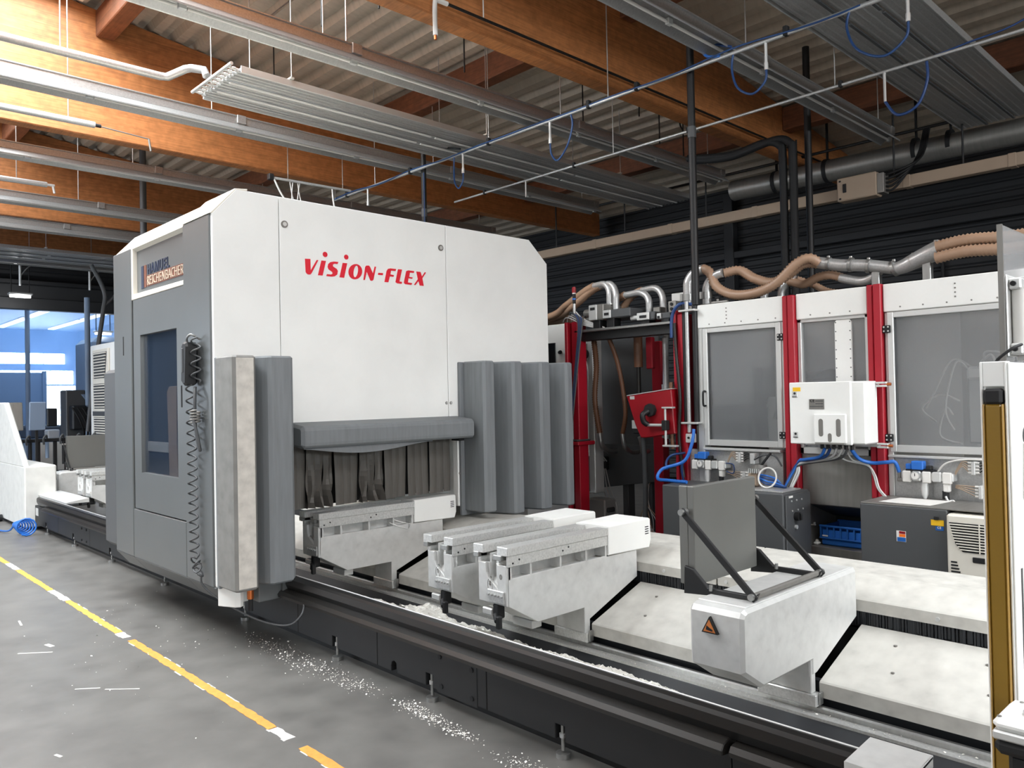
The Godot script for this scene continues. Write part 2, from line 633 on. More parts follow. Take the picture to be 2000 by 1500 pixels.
func far_hall():
	O = Vector3(-46, 0, -5)
	var w := struct("wall_end", b().bb(-47, -46.7, 0, 7, -13, 7), mats.wall_light)
	part("roof_sheet", b().bb(-46.7, -22.4, 5.6, 5.8, -12.5, 7), mats.wall, w)
	# far windows: bright bands high up and a bright gate
	var n := 10
	for d in [[3.85, 4.4, -11.6, -7.6], [2.78, 3.5, -12.0, -7.6], [0.3, 2.7, -12.1, -10.4]]:
		O = Vector3(-46.6, d[0], (d[2] + d[3]) / 2)
		n += 1
		var wn := Node3D.new()
		wn.name = "window_%d" % n
		add_child(wn)
		wn.position = O
		wn.set_meta("kind", "structure")
		var k := 4
		for i in k:
			var za: float = lerpf(d[2], d[3], float(i) / k)
			var zb: float = lerpf(d[2], d[3], float(i + 1) / k) - 0.06
			part("pane", b().bb(-46.68, -46.62, d[0], d[1], za, zb), mats.window_glow, wn)
		part("frame", b().bb(-46.7, -46.6, d[0] - 0.07, d[0], d[2] - 0.06, d[3], 0.01).bb(-46.7, -46.6, d[1], d[1] + 0.07, d[2] - 0.06, d[3], 0.01), mats.blue_grey, wn)
		var l := AreaLight3D.new()
		l.name = "window_light"
		add_child(l, true)
		l.area_size = Vector2(d[3] - d[2], d[1] - d[0])
		l.area_normalize_energy = false
		l.light_energy = 20.0
		l.light_color = Color(0.72, 0.85, 1.0)
		l.shadow_enabled = true
		l.position = Vector3(-46.5, (d[0] + d[1]) / 2, (d[2] + d[3]) / 2)
		l.rotation = Vector3(0, -PI / 2, 0)
		l.set("area_range", 60.0)
	# roof light strips of the far hall, running along it
	for z in [-10.6, -8.4, -6.2]:
		n += 1
		O = Vector3(-34, 5.5, z)
		var wn := Node3D.new()
		wn.name = "window_%d" % n
		add_child(wn)
		wn.position = O
		wn.set_meta("kind", "structure")
		for i in 4:
			part("pane", b().bb(-45 + i * 5.6, -45 + i * 5.6 + 5.2, 5.52, 5.58, z - 0.14, z + 0.14), mats.strip_glow, wn)
		var l := AreaLight3D.new()
		l.name = "far_skylight_light"
		add_child(l, true)
		l.area_size = Vector2(22, 0.28)
		l.area_normalize_energy = false
		l.light_energy = 5.0
		l.light_color = Color(0.75, 0.87, 1.0)
		l.shadow_enabled = true
		l.position = Vector3(-34, 5.45, z)
		l.rotation = Vector3(-PI / 2, 0, 0)
		l.set("area_range", 40.0)

	var fog := FogVolume.new()  # fog put in to imitate lens veiling and glare of the far windows
	fog.name = "haze"
	fog.size = Vector3(23.8, 5.5, 18.2)
	fog.position = Vector3(-34.6, 2.78, -2.8)
	var fmat := FogMaterial.new()
	fmat.density = 0.038
	fmat.albedo = Color(0.62, 0.78, 1.0)
	fog.material = fmat
	add_child(fog)
	fog.set_meta("label", "bluish fog volume imitating lens veil and window glare in the far hall beyond the dropped wall")
	fog.set_meta("category", "haze")
	fog.set_meta("kind", "stuff")

# ============================================ the long bed =================================================
func bed():
	var t := thing("machine_bed", "long black machine bed with guide rail and sloping trays in front of the cabin", "machine bed", Vector3(-5.5, 0, -3.4))
	var x0 := -12.05
	var x1 := 1.2
	# front plates of the base, each with a foot notch; the notches are cut as real openings
	var cuts := [-12.05, -10.9, -9.6, -8.2, -6.6, -4.9, -3.95, -2.98, -1.6, -0.2, 1.2]
	for i in cuts.size() - 1:
		var a: float = cuts[i] + 0.002
		var c: float = cuts[i + 1] - 0.002
		var m := (a + c) / 2
		if absf(m + 4.42) < 0.3:
			m = -4.43
		if absf(m + 3.46) < 0.3:
			m = -3.45
		if absf(m + 2.29) < 0.3:
			m = -2.48
		var poly := [a, 0.08, m - 0.03, 0.08, m - 0.03, 0.15, m + 0.03, 0.15, m + 0.03, 0.08, c, 0.08, c, 0.33, a, 0.33]
		if i == 6:   # also an arched hole
			poly = [a, 0.08, -3.81, 0.08, -3.81, 0.11, -3.80, 0.135, -3.78, 0.145, -3.76, 0.135, -3.75, 0.11, -3.75, 0.08, m - 0.03, 0.08, m - 0.03, 0.15, m + 0.03, 0.15, m + 0.03, 0.08, c, 0.08, c, 0.33, a, 0.33]
		part("base_plate", b().prism(P(poly), -2.66, -2.62, 2, 0.003), mats.bed_black, t)
		var ft := part("levelling_foot", b().cyl(Vector3(m, 0.03, -2.64), Vector3(m, 0.16, -2.64), 0.009, 8).cyl(Vector3(m, 0.0, -2.64), Vector3(m, 0.022, -2.64), 0.035, 12), mats.steel, t)
		part("nut", b().cyl(Vector3(m, 0.09, -2.64), Vector3(m, 0.108, -2.64), 0.017, 6), mats.galvanised, ft)
	for x in [-3.34, -3.09, -3.1, -3.33]:
		pass
	for d in [[-3.35, 0.265], [-3.09, 0.255], [-3.09, 0.11], [-3.34, 0.11], [-9.9, 0.25], [-9.72, 0.25], [-9.9, 0.12], [-9.72, 0.12]]:
		part("bolt", b().cyl(Vector3(d[0], d[1], -2.62), Vector3(d[0], d[1], -2.612), 0.014, 8), mats.rubber, t)
	part("cover_panel", b().bb(-3.38, -3.05, 0.07, 0.29, -2.622, -2.617, 0.002), mats.bed_black, t)
	part("label_plate", b().bb(-11.98, -11.85, 0.2, 0.3, -2.622, -2.617, 0.002), mats.frame, t)
	part("ledge", b().prism(P([-2.60, 0.30, -2.56, 0.305, -2.555, 0.325, -2.57, 0.345, -2.62, 0.36, -2.66, 0.36, -2.66, 0.30]), x0 + 0.6, -1.6, 0, 0.004), mats.bronze_black, t)
	part("ledge", b().prism(P([-2.60, 0.30, -2.57, 0.305, -2.565, 0.325, -2.58, 0.345, -2.62, 0.35, -2.66, 0.35, -2.66, 0.30]), -1.58, x1, 0, 0.004), mats.bronze_black, t)
	part("front_cover", b().prism(P([-2.615, 0.355, -2.60, 0.39, -2.60, 0.43, -2.61, 0.445, -2.63, 0.452, -2.65, 0.452, -2.65, 0.355]), x0 + 0.2, x1, 0, 0.003), mats.cover_black, t)
	part("cover_edge", b().tube([Vector3(x0 + 0.2, 0.453, -2.64), Vector3(x1, 0.453, -2.64)], 0.004, 6), mats.frame, t)
	# trough with dark rear wall, then the rail
	part("trough", b().bb(x0, x1, 0.03, 0.05, -3.5, -2.8), mats.panel_steel, t)
	part("trough_front", b().bb(x0, x1, 0.0, 0.35, -2.80, -2.72), mats.cover_black, t)  # trough wall, carried black to the floor as painted shade under the base
	part("trough_wall", b().prism(P([-3.5, 0.05, -3.58, 0.098, -3.62, 0.098, -3.62, 0.03, -3.5, 0.03]), x0, x1, 0), mats.bed_blue, t)
	part("rail_bed", b().prism(P([-3.58, 0.085, -3.58, 0.112, -3.66, 0.112, -3.66, 0.085]), x0, x1, 0, 0.003), mats.alu_bright, t)
	part("guide_rail", b().prism(P([-3.64, 0.112, -3.635, 0.135, -3.645, 0.142, -3.665, 0.142, -3.68, 0.135, -3.675, 0.112]), x0, x1, 0, 0.002), mats.steel, t)
	part("rear_wall", b().bb(x0, x1, 0.03, 0.235, -3.76, -3.72), mats.bed_blue, t)
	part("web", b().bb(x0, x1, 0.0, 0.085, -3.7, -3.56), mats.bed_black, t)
	# trays between the consoles
	var spans := [[-12.4, -11.4], [-10.3, -8.2], [-8.17, -5.50], [-5.21, -3.93], [-3.66, -3.46], [-3.19, -2.045], [-1.755, -0.6], [-0.57, 1.2]]
	for s in spans:
		var a: float = s[0]
		var c: float = s[1]
		var tr := part("tray", b().prism(P([-3.672, 0.175, -3.672, 0.245, -3.68, 0.252, -4.17, 0.417, -4.17, 0.402, -3.69, 0.235, -3.69, 0.175]), a, c, 0, 0.002), mats.tray, t)
		for d in [0.2, 0.55, 0.85]:
			if c - a > 0.8:
				for zz in [[-3.85, 0.309], [-4.05, 0.377]]:
					var bx: float = lerpf(a, c, d) + (zz[0] + 4.0) * 0.3
					part("screw", b().cyl(Vector3(bx, zz[1] - 0.004, zz[0]), Vector3(bx, zz[1] + 0.004, zz[0]), 0.009, 8), mats.panel_steel, tr)
	for s in [[-12.05, -8.2], [-8.17, -4.62], [-4.58, -2.62], [-2.61, -0.6], [-0.57, 1.2]]:
		part("upper_panel", b().prism(P([-4.168, 0.486, -4.168, 0.545, -4.178, 0.552, -4.40, 0.622, -4.76, 0.625, -4.76, 0.59, -4.40, 0.59, -4.19, 0.53, -4.19, 0.486]), s[0], s[1], 0, 0.002), mats.tray, t)
		part("brush_strip", b().bb(s[0], s[1], 0.40, 0.50, -4.20, -4.185), mats.rubber, t)
	for x in [-1.38, -2.67, -2.55, -4.5, -3.0]:
		part("screw", b().cyl(Vector3(x, 0.515, -4.17), Vector3(x, 0.515, -4.16), 0.011, 8), mats.frame, t)
	# bristles of the brush: individual tufts nobody could count
	var br := b()
	var x := -4.6
	while x < -0.5:
		var w := rng.randf_range(0.006, 0.014)
		br.bb(x, x + w, 0.405 + rng.randf() * 0.02, 0.49, -4.186, -4.176 + rng.randf() * 0.006)
		x += w + rng.randf() * 0.008
	part("bristles", br, mats.bed_blue, t).set_meta("kind", "stuff")
	part("back_wall", b().bb(x0, x1, 0, 0.59, -4.76, -4.70), mats.bed_black, t)
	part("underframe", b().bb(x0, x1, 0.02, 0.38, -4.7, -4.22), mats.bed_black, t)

# ============================================ the gantry ===================================================
const GX := -5.226
const GX0 := -7.272

func gantry():
	var t := thing("milling_gantry", "large white gantry milling machine straddling the bed with red lettering", "milling machine", Vector3(-6.25, 0, -3.8))
	part("housing", b().prism(P([-2.27, 0.42, -2.27, 2.87, -2.42, 3.06, -5.2, 3.06, -5.42, 2.88, -5.42, 0.74, -4.34, 0.74, -4.34, 1.50, -2.67, 1.50, -2.67, 0.47, -2.54, 0.47, -2.54, 0.30, -2.36, 0.30]), GX0 + 0.02, GX - 0.035, 0), mats.white, t)
	# skin panels of the side that faces along the bed, with open joints between
	part("face_panel", b().prism(P([-2.205, 0.41, -2.205, 2.935, -2.375, 3.125, -2.692, 3.125, -2.692, 1.47, -2.66, 1.47, -2.66, 0.47, -2.54, 0.47, -2.54, 0.275, -2.3, 0.275]), GX - 0.03, GX, 0, 0.004), mats.white, t)
	part("face_panel", b().prism(P([-2.697, 3.125, -4.228, 3.125, -4.228, 1.47, -2.697, 1.47]), GX - 0.03, GX, 0, 0.004), mats.white, t)
	part("face_panel", b().prism(P([-4.233, 3.125, -5.24, 3.125, -5.476, 2.92, -5.476, 0.72, -4.318, 0.72, -4.318, 1.47, -4.233, 1.47]), GX - 0.03, GX, 0, 0.004), mats.white, t)
	for d in [[2.93, -2.735, 0.026], [2.925, -4.172, 0.026], [1.607, -4.205, 0.012], [1.607, -4.252, 0.012], [1.0, -4.335, 0.012]]:
		var bo := part("rubber_plug", b().cyl(Vector3(GX, d[0], d[1]), Vector3(GX + 0.008, d[0], d[1]), d[2], 16), mats.panel_steel, t)
		part("ring", b().tube([Vector3(GX + 0.006, d[0], d[1]), Vector3(GX + 0.011, d[0], d[1])], d[2] * 0.6, 14), mats.frame, bo)
	# roof skin
	part("roof_skin", b().prism(P([-2.20, 2.925, -2.375, 3.115, -5.24, 3.115, -5.47, 2.91, -5.43, 2.88, -5.2, 3.07, -2.42, 3.07, -2.26, 2.89]), GX0 + 0.003, GX - 0.033, 0), mats.cream, t)
	part("roof_cap", b().prism(P([-2.19, 2.937, -2.37, 3.13, -2.46, 3.14, -2.46, 3.11, -2.38, 3.10, -2.23, 2.937]), -5.73, GX - 0.002, 0, 0.003), mats.cream, t)
	# aisle side: two columns, the door, a lower panel, a tucked-in skirt and the name board
	part("column_panel", b().bb(-5.722, GX - 0.032, 0.40, 2.935, -2.26, -2.195, 0.006), mats.grey_paint, t)
	part("column_panel", b().bb(GX0, -6.835, 0.40, 2.935, -2.26, -2.195, 0.006), mats.grey_paint, t)
	part("lower_panel", b().bb(-6.832, -5.727, 0.40, 0.795, -2.26, -2.197, 0.005), mats.grey_paint, t)
	for s in [[GX0, -6.84], [-6.832, -5.727], [-5.722, GX - 0.005]]:
		part("skirt", b().prism(P([-2.197, 0.398, -2.30, 0.276, -2.36, 0.276, -2.36, 0.30, -2.31, 0.30, -2.215, 0.41]), s[0], s[1], 0), mats.grey_paint, t)
	var door := part("door", b().bb(-6.797, -6.64, 0.805, 2.50, -2.25, -2.2).bb(-5.87, -5.727, 0.805, 2.50, -2.25, -2.2).bb(-6.64, -5.87, 0.805, 1.10, -2.25, -2.2, 0.0).bb(-6.64, -5.87, 2.205, 2.50, -2.25, -2.2, 0.0), mats.grey_paint, t)
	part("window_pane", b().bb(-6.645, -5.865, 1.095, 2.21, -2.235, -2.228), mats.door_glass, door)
	part("handle", b().bb(-5.795, -5.775, 1.62, 1.78, -2.205, -2.196, 0.003), mats.rubber, door)
	part("slot", b().bb(-7.04, -7.02, 2.06, 2.22, -2.2, -2.192, 0.003), mats.rubber, t)
	# behind the door pane: dim work space with a slanting light column and a tray
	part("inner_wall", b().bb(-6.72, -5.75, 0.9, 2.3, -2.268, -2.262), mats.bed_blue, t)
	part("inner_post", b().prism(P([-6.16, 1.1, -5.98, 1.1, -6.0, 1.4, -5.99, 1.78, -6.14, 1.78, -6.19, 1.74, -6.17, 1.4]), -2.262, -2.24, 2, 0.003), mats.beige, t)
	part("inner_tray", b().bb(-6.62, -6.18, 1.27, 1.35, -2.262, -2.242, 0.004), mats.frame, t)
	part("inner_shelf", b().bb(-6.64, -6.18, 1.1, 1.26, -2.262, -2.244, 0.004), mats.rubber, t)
	# name board
	part("board_bezel", b().prism(P([-6.835, 2.505, -5.727, 2.505, -5.727, 2.54, -6.80, 2.55, -6.80, 2.93, -6.835, 2.93]), -2.26, -2.20, 2, 0.004), mats.cream, t)
	var nb := part("name_board", b().bb(-6.80, -5.727, 2.545, 2.925, -2.26, -2.235, 0.004), mats.grey_paint, t)
	part("logo_bar", b().bb(-6.69, -6.635, 2.585, 2.768, -2.236, -2.231), mats.navy, nb)
	part("logo_bar", b().bb(-6.625, -6.575, 2.59, 2.768, -2.236, -2.231), mats.rust, nb)
	part("logo_field", b().bb(-6.56, -5.72, 2.592, 2.678, -2.236, -2.231), mats.rust, nb)
	var l1 := letters("HAMUEL", 0.083, 0.006, mats.navy, nb, Vector3(-6.55, 2.683, -2.233), Basis(), 600, 1.32, 0.1)
	var l2 := letters("REICHENBACHER", 0.068, 0.006, mats.letter_beige, nb, Vector3(-6.545, 2.60, -2.229), Basis(), 500, 1.36, 0.1)
	fit(l1, -6.545, -6.08, 2.686, 2.768)
	fit(l2, -6.545, -5.795, 2.601, 2.669)
	# red model name on the white side, raised film letters
	var word := []
	word.append(P([-104, 197, -60, 200, -59, 115, -7, 198, 6, 197, -53, 93, -63, 84, -81, 83, -93, 89, -100, 101]))
	word.append(P([32, 198, 70, 199, 40, 86, 1, 85]))
	word.append(P([177, 202, 169, 185, 142, 185, 128, 175, 130, 163, 162, 147, 171, 132, 165, 105, 143, 89, 116, 84, 72, 85, 77, 100, 111, 100, 126, 108, 123, 120, 91, 138, 84, 155, 89, 177, 107, 193, 137, 201]))
	word.append(P([215, 199, 254, 200, 225, 85, 185, 86]))
	word.append(P([398, 84, 416, 186, 426, 199, 451, 202, 461, 193, 487, 143, 504, 199, 517, 199, 491, 94, 478, 84, 462, 86, 430, 152, 412, 86]))
	word.append(P([538, 153, 583, 155, 580, 138, 534, 137]))
	word.append(P([595, 85, 617, 175, 631, 194, 654, 200, 711, 200, 704, 183, 660, 182, 653, 151, 687, 149, 683, 134, 647, 134, 632, 86]))
	word.append(P([728, 200, 768, 201, 740, 102, 767, 100, 761, 84, 719, 85, 702, 93, 705, 108]))
	word.append(P([810, 193, 831, 201, 891, 200, 886, 185, 846, 184, 839, 148, 874, 147, 868, 135, 831, 136, 824, 101, 868, 99, 860, 84, 798, 85, 784, 94, 788, 112]))
	word.append(P([912, 199, 955, 200, 969, 162, 998, 201, 1012, 200, 973, 148, 986, 86, 945, 86, 932, 122, 900, 86, 885, 86, 927, 137]))
	for c in [[64, 247, 20], [247, 247, 19]]:
		var dot := PackedVector2Array()
		for k in 18:
			dot.append(Vector2(c[0] + c[2] * cos(TAU * k / 18), c[1] + c[2] * sin(TAU * k / 18)))
		word.append(dot)
	var band := b()                        # the O, an upright band that leans like the other letters
	for k in 28:
		var q := PackedVector2Array()
		for kk in [[k, 1], [k + 1, 1], [k + 1, 0], [k, 0]]:
			var a: float = TAU * kk[0] / 28
			var pp := Vector2(326 + 61 * cos(a) + 10 * sin(a), 142 + 60 * sin(a)) if kk[1] == 1 else Vector2(330 + 20 * cos(a) + 9 * sin(a), 144 + 46 * sin(a))
			q.append(Vector2(-3.0 - pp.x / 1000.0, 2.5 + pp.y / 1000.0))
		band.prism(q, GX, GX + 0.003, 0)
	part("letter", band, mats.letter_red, t)
	for w in word:
		var q := PackedVector2Array()
		for p in w:
			q.append(Vector2(-3.0 - p.x / 1000.0, 2.5 + p.y / 1000.0))
		part("letter", b().prism(q, GX, GX + 0.003, 0), mats.letter_red, t)
	# hood and the strip curtain under it
	part("hood", b().prism(P([GX - 0.02, 1.335, -5.06, 1.31, -5.02, 1.315, -5.003, 1.33, -5.0, 1.35, -5.0, 1.435, -5.006, 1.455, -5.025, 1.47, GX - 0.02, 1.495]), -4.335, -2.73, 2, 0.022), mats.pad_dark, t)
	var sg := b()
	var prev := Vector3.ZERO
	for k in 31:
		var z := lerpf(-2.76, -3.9, k / 30.0)
		var sag := 0.06 * pow(sin(clampf(k / 29.0, 0, 1) * PI), 1.3) * (1.0 - 0.35 * k / 30.0)
		var p := Vector3(-5.03, 1.305 - sag, z)
		if k > 0:
			sg.quad(prev, p, Vector3(-5.05, 1.32, p.z), Vector3(-5.05, 1.32, prev.z))
			sg.quad(prev, p, p + Vector3(-0.10, 0.03, 0), prev + Vector3(-0.10, 0.03, 0))
		prev = p
	part("torn_flap", sg, mats.pad_dark, t)
	part("curtain_backing", b().bb(-5.42, -5.40, 0.85, 1.32, -4.3, -2.68), mats.rubber, t)
	for k in 21:
		var z0 := -2.68 - k * 0.0765
		var st := b()
		var crumpled := k in [3, 4, 5, 9, 10, 11]
		var pr0: Array = []
		for r in 13:
			var f := r / 12.0
			var y := lerpf(1.335, 0.85, f)
			var row := []
			for c in 5:
				var g := c / 4.0
				var off := 0.008 * sin(g * PI) + 0.012 * sin(k * 2.1 + 1.0)
				if crumpled:
					off += f * f * (0.05 * sin(g * 7.0 + k) + 0.035 * sin(f * 9.0 + g * 5.0 + k * 2.0))
				else:
					off += 0.006 * sin(f * 3.0 + k)
				row.append(Vector3(-5.29 + off, y, z0 - g * 0.074 - f * 0.012 * sin(k * 1.3)))
			if r > 0:
				for c in 4:
					st.quad(pr0[c], pr0[c + 1], row[c + 1], row[c], Vector3.ZERO)
			pr0 = row
		part("curtain_strip", st, mats.curtain, t)
	part("opening_edge", b().bb(GX - 0.06, GX + 0.004, 0.72, 1.33, -4.372, -4.315, 0.004), mats.white, t)
	part("hinge_block", b().bb(GX, -5.12, 1.285, 1.325, -4.31, -4.25, 0.004), mats.rubber, t)
	# safety bumpers
	bumper(t, -2.20, -2.365, 0.415, mats.pad_worn, "worn outermost bumper pad with a pale dusty face", true)
	part("dusty_facing", b().bb(-4.926, -4.922, 0.435, 1.94, -2.342, -2.222, 0.001), mats.pad_dusty, t)
	bumper(t, -2.445, -2.635, 0.425, mats.pad_dark, "", false)
	for k in 4:
		bumper(t, [-4.365, -4.705, -5.045, -5.385][k], [-4.505, -4.835, -5.185, -5.49][k], 0.63 if k > 0 else 0.68, mats.pad_dark, "", k == 0)
	part("bumper_pad", b().prism(P([GX0 - 0.30, -2.20, GX0 - 0.005, -2.20, GX0 - 0.005, -2.42, GX0 - 0.30, -2.38]), 0.42, 1.955, 1, 0.03), mats.cabinet, t)  # far-side pad in darker grey: the shade on its face is put into the colour
	part("bumper_plate", b().bb(GX, GX + 0.035, 0.40, 1.955, -2.66, -2.205, 0.005), mats.pad_dark, t)
	part("bumper_plate", b().bb(GX, GX + 0.035, 0.64, 1.955, -5.475, -4.33, 0.005), mats.pad_dark, t)
	# corner piece under the outer bumpers with a sensor
	part("corner_skirt", b().prism(P([GX, -2.21, -5.10, -2.27, -5.08, -2.30, -5.10, -2.33, GX, -2.33]), 0.28, 0.42, 1, 0.004), mats.white, t)
	part("corner_box", b().bb(GX, -5.06, 0.29, 0.43, -2.60, -2.42, 0.006), mats.grey_paint, t)
	part("side_flap", b().prism(P([0, 0.43, 0.10, 0.43, 0.10, 0.34, 0.0, 0.31]), -5.05, -5.03, 0), mats.grey_paint, t).position = Vector3(0, 0, -2.68)
	var sn := part("sensor", b().cyl(Vector3(-5.06, 0.33, -2.36), Vector3(-5.06, 0.40, -2.36), 0.022, 12), mats.copper, t)
	part("sensor_tip", b().cyl(Vector3(-5.06, 0.25, -2.36), Vector3(-5.06, 0.33, -2.36), 0.016, 10), mats.rubber, sn)
	# hand terminal and its coiled lead hang on the near column
	var h := thing("hand_terminal", "black hand terminal hung on the grey column of the milling machine", "hand terminal", Vector3(-5.49, 1.8, -2.16))
	part("case", b().prism(P([-5.545, 1.80, -5.50, 1.77, -5.455, 1.78, -5.435, 2.04, -5.45, 2.07, -5.50, 2.075, -5.53, 2.05]), -2.185, -2.10, 2, 0.014), mats.black, h)
	part("key_strip", b().bb(-5.515, -5.49, 1.86, 2.03, -2.103, -2.094, 0.003), mats.cabinet, h)
	part("grip", b().bb(-5.565, -5.53, 1.80, 1.88, -2.17, -2.11, 0.01), mats.black, h)
	part("hook", b().tube(curve([Vector3(-5.42, 2.09, -2.19), Vector3(-5.42, 2.12, -2.13), Vector3(-5.47, 2.10, -2.12), Vector3(-5.49, 2.07, -2.13)], 5), 0.008, 6), mats.steel, h)
	var c1 := []
	for k in 56:       # short coil beside the case
		var a := TAU * k / 14.0
		c1.append(Vector3(-5.405 + 0.032 * cos(a), lerpf(2.10, 1.79, k / 55.0), -2.155 + 0.03 * sin(a)))
	part("upper_coil", b().tube(c1, 0.0065, 6), mats.cabinet, h)
	O = Vector3(-5.45, 0.5, -2.16)
	var c2 := []
	for k in 220:
		var f := k / 219.0
		var a := TAU * k / 13.0
		var r := 0.036 if f < 0.7 else 0.033
		c2.append(Vector3(-5.50 + 0.035 * f + r * cos(a), lerpf(1.78, 0.60, pow(f, 0.92)), -2.15 + 0.028 * sin(a)))
	for k in 26:
		var a := TAU * k / 8.0
		c2.append(Vector3(-5.465 + 0.035 * cos(a) + 0.003 * k, 0.58 - 0.004 * k + 0.02 * sin(a * 1.3), -2.15 + 0.025 * sin(a)))
	for p in curve([Vector3(-5.38, 0.47, -2.16), Vector3(-5.37, 0.40, -2.17), Vector3(-5.25, 0.30, -2.25), Vector3(-4.95, 0.21, -2.36), Vector3(-4.72, 0.20, -2.45), Vector3(-4.66, 0.27, -2.52), Vector3(-4.74, 0.33, -2.58)], 6):
		c2.append(p)
	single("spiral_cable", b().tube(c2, 0.0065, 6), mats.cabinet, "long coiled grey cable hanging down the near column below the hand terminal", "cable")
	O = Vector3(-5.42, 1.4, -2.16)
	var bu := []
	for k in 40:
		var a := TAU * k / 9.0
		bu.append(Vector3(-5.42 + 0.03 * cos(a), 1.60 - 0.0022 * k, -2.15 + 0.03 * sin(a)))
	var cb := thing("cable_bundle", "bundle of grey cable tied with wraps on the near column", "cable", Vector3(-5.42, 1.4, -2.16))
	part("wraps", b().tube(bu, 0.007, 6), mats.panel_steel, cb)
	part("loop", b().tube(curve([Vector3(-5.44, 1.76, -2.16), Vector3(-5.40, 1.66, -2.14), Vector3(-5.42, 1.50, -2.15), Vector3(-5.40, 1.36, -2.16), Vector3(-5.37, 1.33, -2.16), Vector3(-5.38, 1.46, -2.14), Vector3(-5.41, 1.55, -2.13)], 6), 0.011, 6), mats.cabinet, cb)

func fit(o: MeshInstance3D, x0: float, x1: float, y0: float, y1: float):
	# scale lettering to the box it fills on the board
	var bx: AABB = o.mesh.get_aabb()
	var sx := (x1 - x0) / bx.size.x
	var sy := (y1 - y0) / bx.size.y
	var z := o.position.z
	o.transform = Transform3D(Basis(Vector3(sx, 0, 0), Vector3(0, sy, 0), Vector3(0, 0, 1)), Vector3(x0 - O.x - bx.position.x * sx, y0 - O.y - bx.position.y * sy, z))

func bumper(t: Node, z0: float, z1: float, y0: float, m: Material, label: String, straight: bool):
	var xf := -4.925
	var w := z0 - z1
	var back0 := z0 if straight else z0 + 0.085
	var poly := PackedVector2Array([Vector2(GX + 0.03, back0), Vector2(xf - 0.06, lerpf(back0, z0, 0.8)), Vector2(xf - 0.018, z0 - 0.002), Vector2(xf, z0 - 0.025), Vector2(xf, z1 + 0.025), Vector2(xf - 0.018, z1 + 0.004), Vector2(GX + 0.03, z1 - 0.085 if not straight or z0 < -4 else z1 - 0.04)])
	part("bumper_pad", b().prism(poly, y0, 1.957, 1, 0.012), m, t, label)

